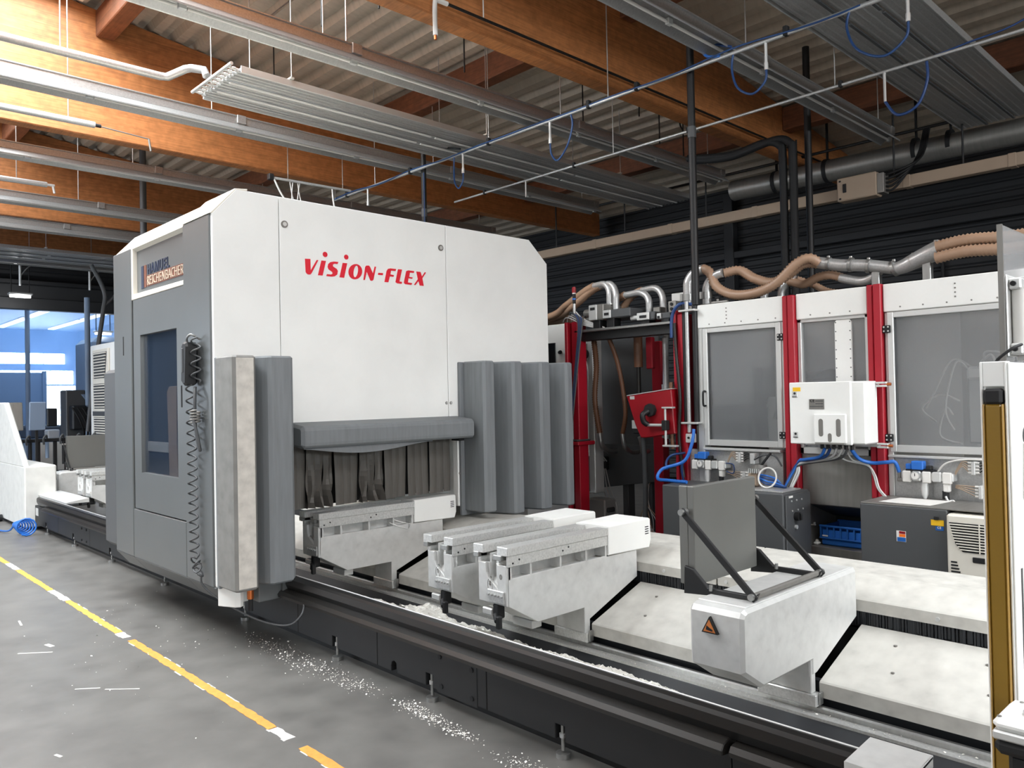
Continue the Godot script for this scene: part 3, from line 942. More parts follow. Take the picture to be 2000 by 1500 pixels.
# ============================================ consoles =====================================================
func console(x: float, label: String) -> Node3D:      # x is the plane of the side seen from the aisle
	var t := thing("workpiece_console", label, "machine table", Vector3(x - 0.12, 0.14, -3.6), "cast workpiece consoles standing across the bed")
	var xl := x - 0.235
	# cast body: side walls, floor of the pockets, front plate with a notch between the two horns
	var side := P([-2.985, 0.485, -2.985, 0.70, -3.02, 0.72, -3.02, 0.635, -3.84, 0.635, -3.84, 0.63, -4.15, 0.63, -4.15, 0.455, -3.672, 0.275, -3.672, 0.20, -3.622, 0.20, -3.622, 0.352, -3.22, 0.352])
	part("side_wall", b().prism(side, x - 0.012, x, 0, 0.003), mats.alu, t)
	part("side_wall", b().prism(side, xl, xl + 0.012, 0, 0.003), mats.alu, t)
	part("body", b().prism(P([-2.99, 0.485, -2.99, 0.58, -3.02, 0.625, -4.14, 0.625, -4.14, 0.455, -3.672, 0.275, -3.672, 0.20, -3.624, 0.20, -3.624, 0.352, -3.22, 0.352]), xl + 0.012, x - 0.012, 0), mats.alu, t)
	part("front_plate", b().prism(P([xl, 0.485, x, 0.485, x, 0.71, x - 0.075, 0.71, x - 0.075, 0.575, x - 0.10, 0.595, x - 0.15, 0.625, x - 0.165, 0.655, x - 0.17, 0.71, xl, 0.71]), -2.995, -2.975, 2, 0.004), mats.alu, t)
	# two clamping beams with their angles
	for s in [0, 1]:
		var xa := x - 0.075 if s == 0 else xl - 0.03
		var xb := x + 0.012 if s == 0 else xl + 0.057
		var zs := -2.975 if s == 0 else -2.965
		part("clamping_beam", b().bb(xa, xb, 0.762, 0.81, zs, -3.85, 0.003), mats.alu_bright, t)
		part("angle", b().bb(x - 0.004 if s == 0 else xl - 0.008, x + 0.008 if s == 0 else xl + 0.02, 0.70, 0.762, -2.98, -3.845, 0.003), mats.alu_bright, t)
		part("wedge", b().bb(xa + 0.005 - 0.02 * (1 - s), xa + 0.05, 0.735, 0.765, -2.96, -3.03, 0.003), mats.steel, t)
	for d in [[-3.02, 0.72], [-3.07, 0.735], [-3.43, 0.73], [-3.48, 0.745]]:
		part("screw_hole", b().cyl(Vector3(x + 0.008, d[1], d[0]), Vector3(x + 0.0095, d[1], d[0]), 0.006, 8), mats.rubber, t)
	for k in 5:          # webs of the pockets
		var z: float = [-3.0, -3.17, -3.42, -3.65, -3.835][k]
		part("web", b().prism(P([x - 0.10, 0.63, x, 0.63, x, 0.70, x - 0.005, 0.71, x - 0.10, 0.71]), z - 0.008, z + 0.008, 2, 0.002), mats.alu, t)
		part("web", b().bb(xl, xl + 0.085, 0.63, 0.71, z - 0.008, z + 0.008, 0.002), mats.alu, t)
	part("inner_wall", b().bb(x - 0.105, x - 0.085, 0.60, 0.76, -3.0, -3.84), mats.alu, t)
	part("inner_wall", b().bb(xl + 0.075, xl + 0.09, 0.60, 0.76, -3.0, -3.84), mats.alu, t)
	part("inner_rail", b().bb(x - 0.13, x - 0.105, 0.72, 0.765, -3.08, -3.84, 0.003), mats.steel, t)
	# rear block with its vent
	var rb := part("rear_block", b().prism(P([-3.846, 0.638, -4.27, 0.628, -4.29, 0.68, -4.285, 0.815, -4.27, 0.823, -3.85, 0.818]), xl - 0.03, x + 0.014, 0, 0.005), mats.white, t)
	for k in 4:
		part("vent_slot", b().bb(x + 0.012, x + 0.0155, 0.765 - k * 0.015, 0.771 - k * 0.015, -4.225, -4.262), mats.rubber, rb)
	# leg on the rail
	part("leg", b().bb(xl, x - 0.004, 0.198, 0.36, -3.664, -3.622, 0.004), mats.alu, t)
	part("shoe", b().bb(xl - 0.02, x + 0.02, 0.142, 0.20, -3.672, -3.615, 0.005), mats.alu_bright, t)
	part("wiper", b().bb(x + 0.02, x + 0.032, 0.15, 0.215, -3.667, -3.63, 0.003), mats.steel, t)
	part("guard", b().bb(xl + 0.02, x - 0.05, 0.30, 0.345, -3.30, -3.22, 0.004), mats.alu, t)
	# air couplings and the clamp lever on the front plate
	var cp := part("coupling_plate", b().bb(x - 0.15, x - 0.015, 0.495, 0.565, -2.975, -2.965, 0.003), mats.alu_bright, t)
	for k in 5:
		part("nipple", b().cyl(Vector3(x - 0.135 + k * 0.026, 0.538, -2.966), Vector3(x - 0.135 + k * 0.026, 0.538, -2.952), 0.007, 8), mats.galvanised, cp)
	var cl := part("clamp", b().bb(x - 0.12, x - 0.07, 0.40, 0.485, -3.03, -2.975, 0.008), mats.rubber, t)
	part("lever", b().cyl(Vector3(x - 0.095, 0.425, -2.975), Vector3(x - 0.055, 0.40, -2.95), 0.016, 8).bb(x - 0.06, x - 0.03, 0.36, 0.43, -2.97, -2.94, 0.005), mats.rubber, cl)
	part("clamp_block", b().bb(x - 0.215, x - 0.13, 0.41, 0.45, -3.02, -2.98, 0.006), mats.frame, t)
	# engraved scale mark with a number
	return t

func mark(t: Node3D, x: float, txt: String):
	O = t.position
	letters(txt, 0.027, 0.002, mats.panel_steel, t, Vector3(x - 0.145, 0.575, -2.974), Basis())
	var ringp := []
	for k in 21:
		var a := TAU * k / 20.0
		ringp.append(Vector3(x - 0.135 + 0.02 * cos(a), 0.59 + 0.034 * sin(a), -2.974))
	part("mark_outline", b().tube(ringp, 0.0012, 4, false), mats.panel_steel, t)

func consoles():
	var a := console(-3.2, "nearest cast console marked 8 with clamping beams, beside the guard box")
	mark(a, -3.2, "8")
	letters("0", 0.028, 0.002, mats.panel_steel, a, Vector3(-3.2 - 0.055, 0.62, -2.974), Basis())
	var c := console(-3.675, "second cast console marked 1, directly behind the nearest console")
	mark(c, -3.675, "1")
	console(-5.235, "white cast console standing in the curtained mouth of the milling gantry")
	copy(c, Vector3(-7.49, 0, 0), "leftmost far cast console beyond the gantry, beside the far guard box")
	copy(c, Vector3(-7.13, 0, 0), "far cast console beyond the gantry, half hidden by its grey bumper")
	var d := thing("cable_loops", "thin loose cable loops lying in the pocket of the console at the gantry mouth", "cable", Vector3(-5.22, 0.68, -3.75))
	part("loop", b().tube(curve([Vector3(-5.25, 0.66, -3.62), Vector3(-5.21, 0.62, -3.70), Vector3(-5.21, 0.60, -3.78), Vector3(-5.25, 0.65, -3.82)], 6), 0.004, 5), mats.frame, d)
	part("loop", b().tube(curve([Vector3(-5.25, 0.68, -3.66), Vector3(-5.21, 0.65, -3.74), Vector3(-5.21, 0.64, -3.80), Vector3(-5.25, 0.68, -3.83)], 6), 0.004, 5), mats.frame, d)

func guard_box(dx: float, label: String):
	var t := thing("guard_box", label, "machine table", Vector3(-1.9 + dx, 0.14, -3.6), "aluminium end boxes with an upright guard plate")
	var x := -1.762 + dx
	var xl := -2.03 + dx
	part("box_body", b().prism(P([-3.0, 0.45, -3.0, 0.685, -3.015, 0.708, -3.04, 0.716, -4.145, 0.716, -4.145, 0.458, -3.672, 0.28, -3.618, 0.28, -3.618, 0.352, -3.16, 0.352]), xl, x, 0, 0.016), mats.alu, t)
	part("lid_plate", b().bb(xl + 0.01, x - 0.02, 0.713, 0.721, -4.13, -3.06, 0.003), mats.alu, t)
	part("leg", b().bb(xl, x - 0.006, 0.20, 0.36, -3.664, -3.62, 0.004), mats.alu, t)
	part("shoe", b().bb(xl - 0.02, x + 0.02, 0.142, 0.20, -3.674, -3.612, 0.005), mats.alu_bright, t)
	part("wiper", b().bb(x + 0.02, x + 0.03, 0.15, 0.21, -3.667, -3.63, 0.003), mats.steel, t)
	var px := -2.135 + dx
	var pl := part("guard_plate", b().bb(px - 0.022, px + 0.014, 0.735, 1.205, -3.77, -3.195, 0.004), mats.plate, t)
	part("plate_edge", b().bb(px - 0.07, px - 0.02, 0.735, 1.205, -3.215, -3.195, 0.004), mats.plate, pl)
	for z in [-3.175, -3.79]:
		var br := part("bracket", b().prism(P([px - 0.03, 0.70, px + 0.30, 0.725, px + 0.34, 0.725, px + 0.355, 0.76, px + 0.34, 0.745, px + 0.10, 0.745, px + 0.02, 0.82, px - 0.025, 0.83]), z - 0.012, z + 0.012, 2, 0.003), mats.black, t)
		part("bolt", b().cyl(Vector3(px + 0.12, 0.735, z + 0.015), Vector3(px + 0.12, 0.762, z + 0.015), 0.009, 8), mats.steel, br)
		var zz: float = z + (0.02 if z > -3.4 else -0.02)
		var d := Vector3(px + 0.335, 0.745, zz) - Vector3(px - 0.02, 1.085, zz)
		var ang := atan2(d.y, d.x)
		var tf := Transform3D(Basis(Vector3(0, 0, 1), ang), Vector3(px - 0.02, 1.085, zz))
		var stt := part("strut", b().bb(-0.015, d.length() + 0.02, -0.017, 0.017, -0.007, 0.007, 0.004, tf), mats.black, t)
		part("pivot", b().cyl(Vector3(px - 0.02, 1.085, zz - 0.03), Vector3(px - 0.02, 1.085, zz + 0.022), 0.015, 12), mats.steel, stt)
		part("pivot", b().cyl(Vector3(px + 0.335, 0.745, zz - 0.02), Vector3(px + 0.335, 0.745, zz + 0.022), 0.015, 12), mats.steel, stt)
	part("cross_bar", b().cyl(Vector3(px + 0.33, 0.742, -3.16), Vector3(px + 0.33, 0.742, -3.81), 0.014, 10), mats.panel_steel, t)
	# triangular warning sign on the front
	var sx := -1.915 + dx
	var ws := part("warning_sign", b().prism(P([sx - 0.04, 0.60, sx + 0.04, 0.60, sx, 0.672]), -3.0, -2.983, 2), mats.rubber, t)
	part("sign_field", b().prism(P([sx - 0.030, 0.606, sx + 0.030, 0.606, sx, 0.660]), -2.984, -2.981, 2), mats.sign_orange, ws)
	part("hand_symbol", b().prism(P([sx - 0.015, 0.615, sx + 0.016, 0.611, sx + 0.018, 0.618, sx + 0.002, 0.625, sx - 0.012, 0.633]), -2.982, -2.979, 2), mats.rubber, ws)

func guard_boxes():
	guard_box(0.0, "near aluminium end box carrying a grey guard plate on two black struts")
	guard_box(-10.63, "far aluminium end box with its guard plate, beside the tall white housing")

# ============================================ cabin behind the bed =========================================
const CZ := -6.0

func red_column(called: String, x0: float, x1: float, y0: float, y1: float, parent: Node):
	var w := x1 - x0
	var c := part(called, b().bb(x0, x0 + w * 0.40, y0, y1, CZ - 0.12, CZ + 0.05, 0.006).bb(x0 + w * 0.46, x1, y0, y1, CZ - 0.12, CZ + 0.06, 0.006), mats.red, parent)
	part("slot", b().bb(x0 + w * 0.38, x0 + w * 0.48, y0, y1 - 0.01, CZ - 0.1, CZ + 0.03), mats.rubber, c)

func cabin_door(t: Node, xa: float, xb: float, hinge_left: bool, handle: bool):
	var d := part("door", b().bb(xa, xa + 0.045, 1.19, 2.21, CZ - 0.02, CZ + 0.035, 0.004).bb(xb - 0.045, xb, 1.19, 2.21, CZ - 0.02, CZ + 0.035, 0.004).bb(xa + 0.045, xb - 0.045, 2.17, 2.21, CZ - 0.02, CZ + 0.034, 0.003).bb(xa + 0.045, xb - 0.045, 1.19, 1.24, CZ - 0.02, CZ + 0.034, 0.003), mats.frame, t)
	part("pane", b().bb(xa + 0.04, xb - 0.04, 1.235, 2.175, CZ - 0.004, CZ + 0.004), mats.glass, d)
	part("gasket", b().bb(xa + 0.045, xa + 0.052, 1.24, 2.17, CZ + 0.0, CZ + 0.02).bb(xb - 0.052, xb - 0.045, 1.24, 2.17, CZ + 0.0, CZ + 0.02), mats.cabinet, d)
	var hx := xa - 0.028 if hinge_left else xb - 0.024
	for y in [2.06, 1.265]:
		var hg := part("hinge", b().bb(hx, hx + 0.055, y, y + 0.055, CZ + 0.034, CZ + 0.05, 0.004), mats.rubber, d)
		for k in 4:
			part("screw", b().cyl(Vector3(hx + 0.012 + 0.03 * (k % 2), y + 0.013 + 0.03 * (k / 2), CZ + 0.05), Vector3(hx + 0.012 + 0.03 * (k % 2), y + 0.013 + 0.03 * (k / 2), CZ + 0.054), 0.006, 8), mats.frame, hg)
	if handle:
		part("handle", b().tube(curve([Vector3(xa + 0.02, 1.66, CZ + 0.035), Vector3(xa + 0.02, 1.655, CZ + 0.07), Vector3(xa + 0.02, 1.60, CZ + 0.075), Vector3(xa + 0.02, 1.54, CZ + 0.07), Vector3(xa + 0.02, 1.535, CZ + 0.035)], 5), 0.009, 8), mats.rubber, d)

func cabin():
	var t := thing("processing_cabin", "white processing cabin with grey glazed doors and red columns behind the bed", "machine", Vector3(-2.4, 0, -6.6))
	# header panels with rivets
	for s in [[-3.88, -3.075], [-2.965, -2.405], [-2.29, 0.2]]:
		var hd := part("header_panel", b().bb(s[0], s[1], 2.215, 2.42, CZ - 0.05, CZ + 0.03, 0.006), mats.white, t)
		var x: float = s[0] + 0.12
		while x < s[1] - 0.05 and x < -0.8:
			part("rivet", b().cyl(Vector3(x, 2.245, CZ + 0.03), Vector3(x, 2.245, CZ + 0.033), 0.006, 8), mats.panel_steel, hd)
			x += 0.155
		var vx: float = s[0] + (0.29 if s[0] < -3.5 else 0.485)
		if s[0] < -2.97 or s[0] > -2.5:
			for k in 4:
				part("rivet", b().cyl(Vector3(vx, 2.28 + 0.03 * k, CZ + 0.03), Vector3(vx, 2.28 + 0.03 * k, CZ + 0.033), 0.006, 8), mats.panel_steel, hd)
	red_column("column", -3.072, -2.968, 0.30, 2.415, t)
	var c2 = red_column("column", -2.402, -2.295, 0.84, 2.425, t)
	part("corner_post", b().bb(-3.90, -3.84, 0.80, 2.42, CZ - 0.08, CZ + 0.02, 0.004), mats.frame, t)
	part("door_post", b().bb(-3.13, -3.075, 1.19, 2.21, CZ - 0.05, CZ + 0.02, 0.004), mats.frame, t)
	part("door_post", b().bb(-2.29, -2.25, 0.84, 2.21, CZ - 0.05, CZ + 0.012, 0.004), mats.frame, t)
	cabin_door(t, -3.83, -3.10, false, true)
	cabin_door(t, -2.265, -0.9, true, false)
	# middle bay: glazing with a white riveted plate down its centre
	part("bay_frame", b().bb(-2.965, -2.935, 1.15, 2.215, CZ - 0.05, CZ + 0.01, 0.003).bb(-2.435, -2.40, 1.15, 2.215, CZ - 0.05, CZ + 0.01, 0.003).bb(-2.965, -2.40, 2.19, 2.215, CZ - 0.05, CZ + 0.01, 0.003).bb(-2.965, -2.40, 1.15, 1.20, CZ - 0.05, CZ + 0.01, 0.003), mats.frame, t)
	part("pane", b().bb(-2.94, -2.43, 1.2, 2.19, CZ - 0.03, CZ - 0.022), mats.glass, t)
	var cp := part("cover_plate", b().prism(P([-2.67, 1.2, -2.54, 1.2, -2.54, 2.17, -2.555, 2.19, -2.655, 2.19, -2.67, 2.17]), CZ - 0.02, CZ + 0.0, 2, 0.002), mats.white, t)
	for k in 7:
		for xx in [-2.66, -2.55]:
			part("rivet", b().cyl(Vector3(xx, 1.75 + 0.07 * k, CZ), Vector3(xx, 1.75 + 0.07 * k, CZ + 0.003), 0.005, 6), mats.cabinet, cp)
	# lower panels
	part("lower_panel", b().bb(-4.03, -3.12, 0.45, 1.15, CZ - 0.05, CZ + 0.0, 0.004), mats.galvanised, t)
	part("drip_rail", b().bb(-3.84, -3.12, 1.15, 1.172, CZ - 0.05, CZ + 0.05, 0.004), mats.frame, t)
	part("lower_panel", b().bb(-2.965, -2.405, 0.75, 1.15, CZ - 0.05, CZ - 0.01, 0.004), mats.panel_steel, t)
	part("lower_panel", b().bb(-2.25, -0.9, 0.83, 1.15, CZ - 0.05, CZ + 0.0, 0.004), mats.galvanised, t)
	part("drip_rail", b().bb(-2.28, -0.9, 1.15, 1.17, CZ - 0.05, CZ + 0.045, 0.004), mats.frame, t)
	part("bay_jamb", b().bb(-2.965, -2.925, 0.30, 0.75, CZ - 0.5, CZ - 0.01, 0.004).bb(-2.925, -2.40, 0.30, 0.42, CZ - 0.5, CZ - 0.01, 0.004), mats.panel_steel, t)
	part("sloping_sheet", b().prism(P([-6.05, 0.75, -6.45, 0.62, -6.45, 0.61, -6.05, 0.74]), -2.92, -2.40, 0), mats.cabinet, t)
	part("bay_back", b().bb(-2.925, -2.40, 0.42, 0.75, -6.52, -6.5), mats.rubber, t)
	# shell: roof, back and side, with something of the workings behind the panes
	part("roof_rail", b().bb(-3.9, 0.2, 2.36, 2.40, -6.62, CZ - 0.05), mats.panel_steel, t)
	part("back_plate", b().bb(-3.9, 0.2, 0.3, 2.36, -7.9, -7.86), mats.panel_steel, t)
	part("side_plate", b().bb(-3.90, -3.86, 0.3, 2.36, -7.86, CZ - 0.06), mats.panel_steel, t)
	part("partition", b().bb(-2.36, -2.34, 0.8, 2.36, -7.86, CZ - 0.06), mats.panel_steel, t)
	part("deck_plate", b().bb(-3.86, 0.2, 0.75, 0.80, -7.86, CZ - 0.06), mats.cabinet, t)
	part("spindle_box", b().bb(-3.58, -3.42, 1.02, 1.60, -6.75, -6.6, 0.02), mats.white, t)
	part("spindle_head", b().cyl(Vector3(-3.2, 1.0, -6.9), Vector3(-3.2, 1.75, -6.9), 0.13, 18), mats.cabinet, t)
	part("drum", b().cyl(Vector3(-3.35, 1.62, -7.1), Vector3(-3.1, 1.62, -6.9), 0.22, 20), mats.black, t)
	part("inner_hose", b().tube(curve([Vector3(-3.45, 1.9, -6.6), Vector3(-3.44, 1.6, -6.6), Vector3(-3.5, 1.4, -6.6)]), 0.02, 8), mats.frame, t)
	part("inner_bar", b().bb(-3.72, -3.0, 1.5, 1.53, -6.9, -6.86).bb(-3.42, -3.39, 1.5, 2.2, -6.5, -6.47), mats.frame, t)
	part("tool_unit", b().bb(-1.86, -1.72, 1.24, 1.75, -6.5, -6.36, 0.012), mats.frame, t)
	part("tool_motor", b().bb(-1.85, -1.74, 1.70, 1.80, -6.4, -6.3, 0.02), mats.white, t)
	part("tool_side", b().bb(-1.71, -1.62, 1.24, 1.62, -6.52, -6.4, 0.01), mats.frame, t)
	for d in [[-1.82, 1.80, -2.05, 1.62, -2.12, 1.50], [-1.78, 1.80, -1.66, 1.86, -1.62, 1.6], [-1.84, 1.78, -1.98, 1.5, -1.93, 1.34], [-1.9, 1.55, -2.14, 1.5, -2.05, 1.40], [-1.95, 1.45, -2.02, 1.3, -1.88, 1.24], [-1.75, 1.8, -1.70, 1.9, -1.55, 1.88]]:
		part("air_line", b().tube(curve([Vector3(d[0], d[1], -6.32), Vector3((d[0] + d[2]) / 2, d[1] + 0.05, -6.28), Vector3(d[2], d[3], -6.26), Vector3(d[4], d[5], -6.28)], 6), 0.008, 6), mats.line_white, t)

	# control box hung in front on two rails
	var k := thing("control_box", "white wall-hung control cabinet with cable gland holes beneath, between the red columns", "control box", Vector3(-2.63, 1.25, -5.75))
	part("case", b().bb(-2.872, -2.32, 1.255, 1.71, -5.9, -5.68, 0.01), mats.white, k)
	part("lid", b().bb(-2.876, -2.41, 1.25, 1.712, -5.68, -5.65, 0.006), mats.white, k)
	part("warning_label", b().bb(-2.845, -2.785, 1.645, 1.675, -5.651, -5.648), mats.sticker_yellow, k)
	for y in [1.60, 1.295]:
		var lk := part("lock", b().bb(-2.85, -2.81, y, y + 0.045, -5.651, -5.646, 0.002), mats.frame, k)
		part("key_hole", b().cyl(Vector3(-2.83, y + 0.03, -5.647), Vector3(-2.83, y + 0.03, -5.643), 0.009, 10), mats.rubber, lk)
		part("slot", b().bb(-2.85, -2.815, y + 0.002, y + 0.007, -5.647, -5.643), mats.rubber, lk)
	var pl := part("type_plate", b().bb(-2.72, -2.605, 1.51, 1.585, -5.651, -5.647), mats.panel_steel, k)
	letters("CE", 0.022, 0.002, mats.rubber, pl, Vector3(-2.712, 1.555, -5.646), Basis())
	for r in 3:
		part("print_line", b().bb(-2.67 - 0.045 * (1 if r == 2 else 0), -2.612, 1.568 - r * 0.02, 1.574 - r * 0.02, -5.647, -5.6455), mats.cabinet, pl)
	var pk := part("document_holder", b().bb(-2.68, -2.44, 1.262, 1.475, -5.65, -5.628, 0.006), mats.white, k)
	part("clip_rail", b().bb(-2.67, -2.45, 1.252, 1.264, -5.64, -5.62, 0.003), mats.panel_steel, pk)
	for d in [[-2.625, 1.31, 1.44, 0.017], [-2.495, 1.31, 1.44, 0.017], [-2.56, 1.27, 1.335, 0.014]]:
		var sl := PackedVector2Array()
		for q in 9:
			sl.append(Vector2(d[0] + d[3] * cos(PI * q / 8.0), d[2] - d[3] + d[3] * sin(PI * q / 8.0)))
		for q in 9:
			sl.append(Vector2(d[0] - d[3] * cos(PI * q / 8.0), d[1] + d[3] - d[3] * sin(PI * q / 8.0)))
		part("finger_slot", b().prism(sl, -5.629, -5.6265, 2), mats.panel_steel, pk)
	for y in [1.70, 1.255]:
		part("support_rail", b().bb(-2.32, -2.24, y - 0.012, y + 0.003, -5.9, -5.86, 0.003).bb(-2.32, -2.24, y - 0.035, y - 0.02, -5.9, -5.86, 0.003).bb(-2.88, -2.32, y - 0.03, y, -5.94, -5.9, 0.003), mats.frame, k)
		part("rail_screw", b().cyl(Vector3(-2.25, y - 0.016, -5.88), Vector3(-2.215, y - 0.016, -5.88), 0.011, 8), mats.copper, k)
	for x in 6:
		part("gland", b().cyl(Vector3(-2.68 + 0.045 * x, 1.21, -5.76), Vector3(-2.68 + 0.045 * x, 1.256, -5.76), 0.014, 8), mats.black, k)
	# cables under the control box, fanning to both sides
	O = Vector3(-2.75, 1.1, -5.8)
	var cset := [["blue", -2.66, -3.05, 0.86, 0.012], ["blue_dark", -2.62, -3.06, 0.84, 0.012], ["frame", -2.57, -3.00, 0.85, 0.009], ["frame", -2.53, -3.02, 0.83, 0.009], ["cabinet", -2.49, -3.03, 0.87, 0.010]]
	var cb := thing("cable_loom", "bundle of blue and grey cables curving left from under the control box", "cable", Vector3(-2.8, 1.0, -5.8))
	for d in cset:
		part("cable", b().tube(curve([Vector3(d[1], 1.215, -5.76), Vector3(d[1] - 0.05, 1.15, -5.78), Vector3(d[1] - 0.2, 1.115, -5.84), Vector3(-2.93, 1.10 - (d[1] + 2.66) * 0.2, -5.9), Vector3(d[2] + 0.06, 1.0, -5.9), Vector3(d[2], d[3], -5.86)], 6), d[4], 7), mats[d[0]], cb)
	var cr := thing("cable_loom", "blue and grey cables curving right from the control box over the second red column", "cable", Vector3(-2.3, 1.0, -5.85))
	part("cable", b().tube(curve([Vector3(-2.46, 1.21, -5.76), Vector3(-2.43, 1.14, -5.82), Vector3(-2.36, 1.11, -5.88), Vector3(-2.26, 1.12, -5.88), Vector3(-2.21, 1.12, -5.9), Vector3(-2.19, 1.05, -5.92)], 6), 0.014, 8), mats.blue, cr)
	for j in 2:
		part("cable", b().tube(curve([Vector3(-2.60 + 0.1 * j, 1.21, -5.76), Vector3(-2.54 + 0.06 * j, 1.13, -5.82), Vector3(-2.40, 1.09 + 0.01 * j, -5.88), Vector3(-2.36 + 0.012 * j, 1.02, -5.89), Vector3(-2.33 + 0.012 * j, 0.92, -5.89), Vector3(-2.26 + 0.012 * j, 0.84, -5.9)], 6), 0.007, 6), mats.frame, cr)

	pneumatics(-3.93, "pneumatic service unit with blue valve and gauge on the left cabin panel", true)
	pneumatics(-2.17, "pneumatic service unit with blue valve and gauge on the right cabin panel", false)

	# floor cabinets
	var ca := thing("electric_cabinet", "dark grey floor cabinet with a rotary switch, behind the guard plate", "cabinet", Vector3(-3.38, 0, -5.7))
	part("body", b().bb(-3.96, -2.87, 0.02, 0.88, -5.92, -5.5, 0.008), mats.cabinet, ca)
	part("side_door", b().bb(-2.87, -2.855, 0.05, 0.865, -5.91, -5.52, 0.004), mats.cabinet, ca)
	var sw := part("rotary_switch", b().cyl(Vector3(-2.855, 0.70, -5.66), Vector3(-2.82, 0.70, -5.66), 0.032, 18), mats.rubber, ca)
	part("toggle", b().bb(-2.82, -2.80, 0.675, 0.725, -5.668, -5.652, 0.004), mats.black, sw)
	part("button", b().cyl(Vector3(-2.855, 0.62, -5.655), Vector3(-2.84, 0.62, -5.655), 0.016, 12), mats.frame, ca)
	part("name_strip", b().bb(-2.855, -2.852, 0.845, 0.86, -5.62, -5.56), mats.line_white, ca)
	for z in [-5.60, -5.68, -5.76]:
		part("pilot_screw", b().cyl(Vector3(-2.855, 0.82, z), Vector3(-2.85, 0.82, z), 0.007, 8), mats.frame, ca)
	for z in [-5.61, -5.70, -5.78]:
		part("pilot_screw", b().cyl(Vector3(-2.855, 0.745, z), Vector3(-2.85, 0.745, z), 0.007, 8), mats.frame, ca)
	part("top_tray", b().bb(-3.2, -2.9, 0.88, 0.892, -5.85, -5.55, 0.003), mats.galvanised, ca)
	part("floor_skirt", b().bb(-3.94, -2.89, 0.0, 0.03, -5.9, -5.52), mats.rubber, ca)
	var cc := thing("electric_cabinet", "dark grey low cabinet with yellow and blue stickers beside the air conditioner", "cabinet", Vector3(-2.02, 0, -5.7))
	part("body", b().bb(-2.302, -1.748, 0.03, 0.862, -5.96, -5.5, 0.006), mats.cabinet, cc)
	part("top_sheet", b().bb(-2.302, -1.30, 0.862, 0.872, -5.96, -5.51, 0.003), mats.panel_steel, cc)
	part("floor_skirt", b().bb(-2.28, -1.77, 0.0, 0.03, -5.94, -5.53), mats.rubber, cc)
	var st := part("sticker", b().bb(-1.845, -1.768, 0.758, 0.795, -5.5, -5.497), mats.sticker_yellow, cc)
	part("sticker_blue", b().bb(-1.818, -1.77, 0.728, 0.754, -5.5, -5.497), mats.crate_blue, cc)
	letters("CE", 0.015, 0.001, mats.line_white, st, Vector3(-1.808, 0.734, -5.4965), Basis())
	part("latch", b().bb(-1.825, -1.797, 0.795, 0.818, -5.5, -5.485, 0.003), mats.rubber, cc)
	part("notice_white", b().bb(-2.063, -2.003, 0.628, 0.70, -5.5, -5.4975), mats.line_white, cc)
	part("notice_red", b().bb(-2.045, -2.006, 0.682, 0.698, -5.4975, -5.496), mats.robot_red, cc)
	part("notice_amber", b().bb(-2.045, -2.006, 0.661, 0.679, -5.4975, -5.496), mats.orange, cc)
	part("notice_blue", b().bb(-2.058, -2.004, 0.63, 0.657, -5.4975, -5.496), mats.crate_blue, cc)
	# white air conditioner unit
	var ac := thing("air_conditioner", "cream cabinet air conditioner with louvres beside the yellow light barrier", "air conditioner", Vector3(-1.52, 0, -5.7))
	part("body", b().bb(-1.742, -1.30, 0.05, 0.845, -5.95, -5.46, 0.012), mats.cream, ac)
	part("intake_recess", b().prism(P([-1.725, 0.795, -1.33, 0.795, -1.36, 0.66, -1.40, 0.615, -1.65, 0.615, -1.69, 0.66]), -5.462, -5.456, 2), mats.rubber, ac)
	for j in 10:
		var f := j / 9.0
		part("louvre", b().bb(lerpf(-1.722, -1.665, f * f), lerpf(-1.335, -1.39, f * f), 0.78 - j * 0.0172, 0.787 - j * 0.0172, -5.462, -5.449, 0.002), mats.cream, ac)
	part("louvre_bar", b().bb(-1.555, -1.549, 0.615, 0.795, -5.458, -5.447), mats.cream, ac)
	part("display", b().bb(-1.595, -1.525, 0.555, 0.59, -5.46, -5.452, 0.006), mats.rubber, ac)
	for j in 4:
		part("vent_slot", b().bb(-1.72, -1.685 + 0.006 * j, 0.54 - 0.02 * j, 0.55 - 0.02 * j, -5.461, -5.457), mats.rubber, ac)
		part("vent_slot", b().bb(-1.50 - 0.006 * j, -1.46, 0.53 - 0.02 * j, 0.54 - 0.02 * j, -5.461, -5.457), mats.rubber, ac)
	part("foot", b().bb(-1.72, -1.33, 0.0, 0.05, -5.93, -5.5), mats.rubber, ac)
	O = Vector3(-2.0, 0.873, -5.7)
	single("paper_sheet", b().prism(P([-2.16, -5.85, -1.83, -5.86, -1.87, -5.56, -2.20, -5.57]), 0.874, 0.876, 1), mats.line_white, "white paper sheets lying on top of the low cabinet beside the air conditioner", "paper")
	# blue crate in the recess
	var cr2 := thing("plastic_crate", "blue plastic crate pushed into the dark recess below the control box", "crate", Vector3(-2.6, 0.43, -6.2))
	part("base", b().bb(-2.86, -2.42, 0.425, 0.47, -6.42, -6.09, 0.01), mats.crate_blue, cr2)
	part("rim", b().bb(-2.872, -2.41, 0.475, 0.487, -6.43, -6.075, 0.004).bb(-2.872, -2.41, 0.567, 0.583, -6.095, -6.075, 0.004).bb(-2.872, -2.41, 0.567, 0.583, -6.43, -6.41, 0.004), mats.crate_blue, cr2)
	part("side", b().bb(-2.868, -2.86, 0.487, 0.57, -6.42, -6.08, 0.002).bb(-2.42, -2.412, 0.487, 0.57, -6.42, -6.08, 0.002).bb(-2.86, -2.42, 0.487, 0.57, -6.42, -6.415), mats.crate_blue, cr2)
	for j in 9:
		var x := -2.86 + j * 0.053
		part("rib", b().bb(x - 0.006, x + 0.006, 0.487, 0.57, -6.09, -6.078, 0.002), mats.crate_blue, cr2)
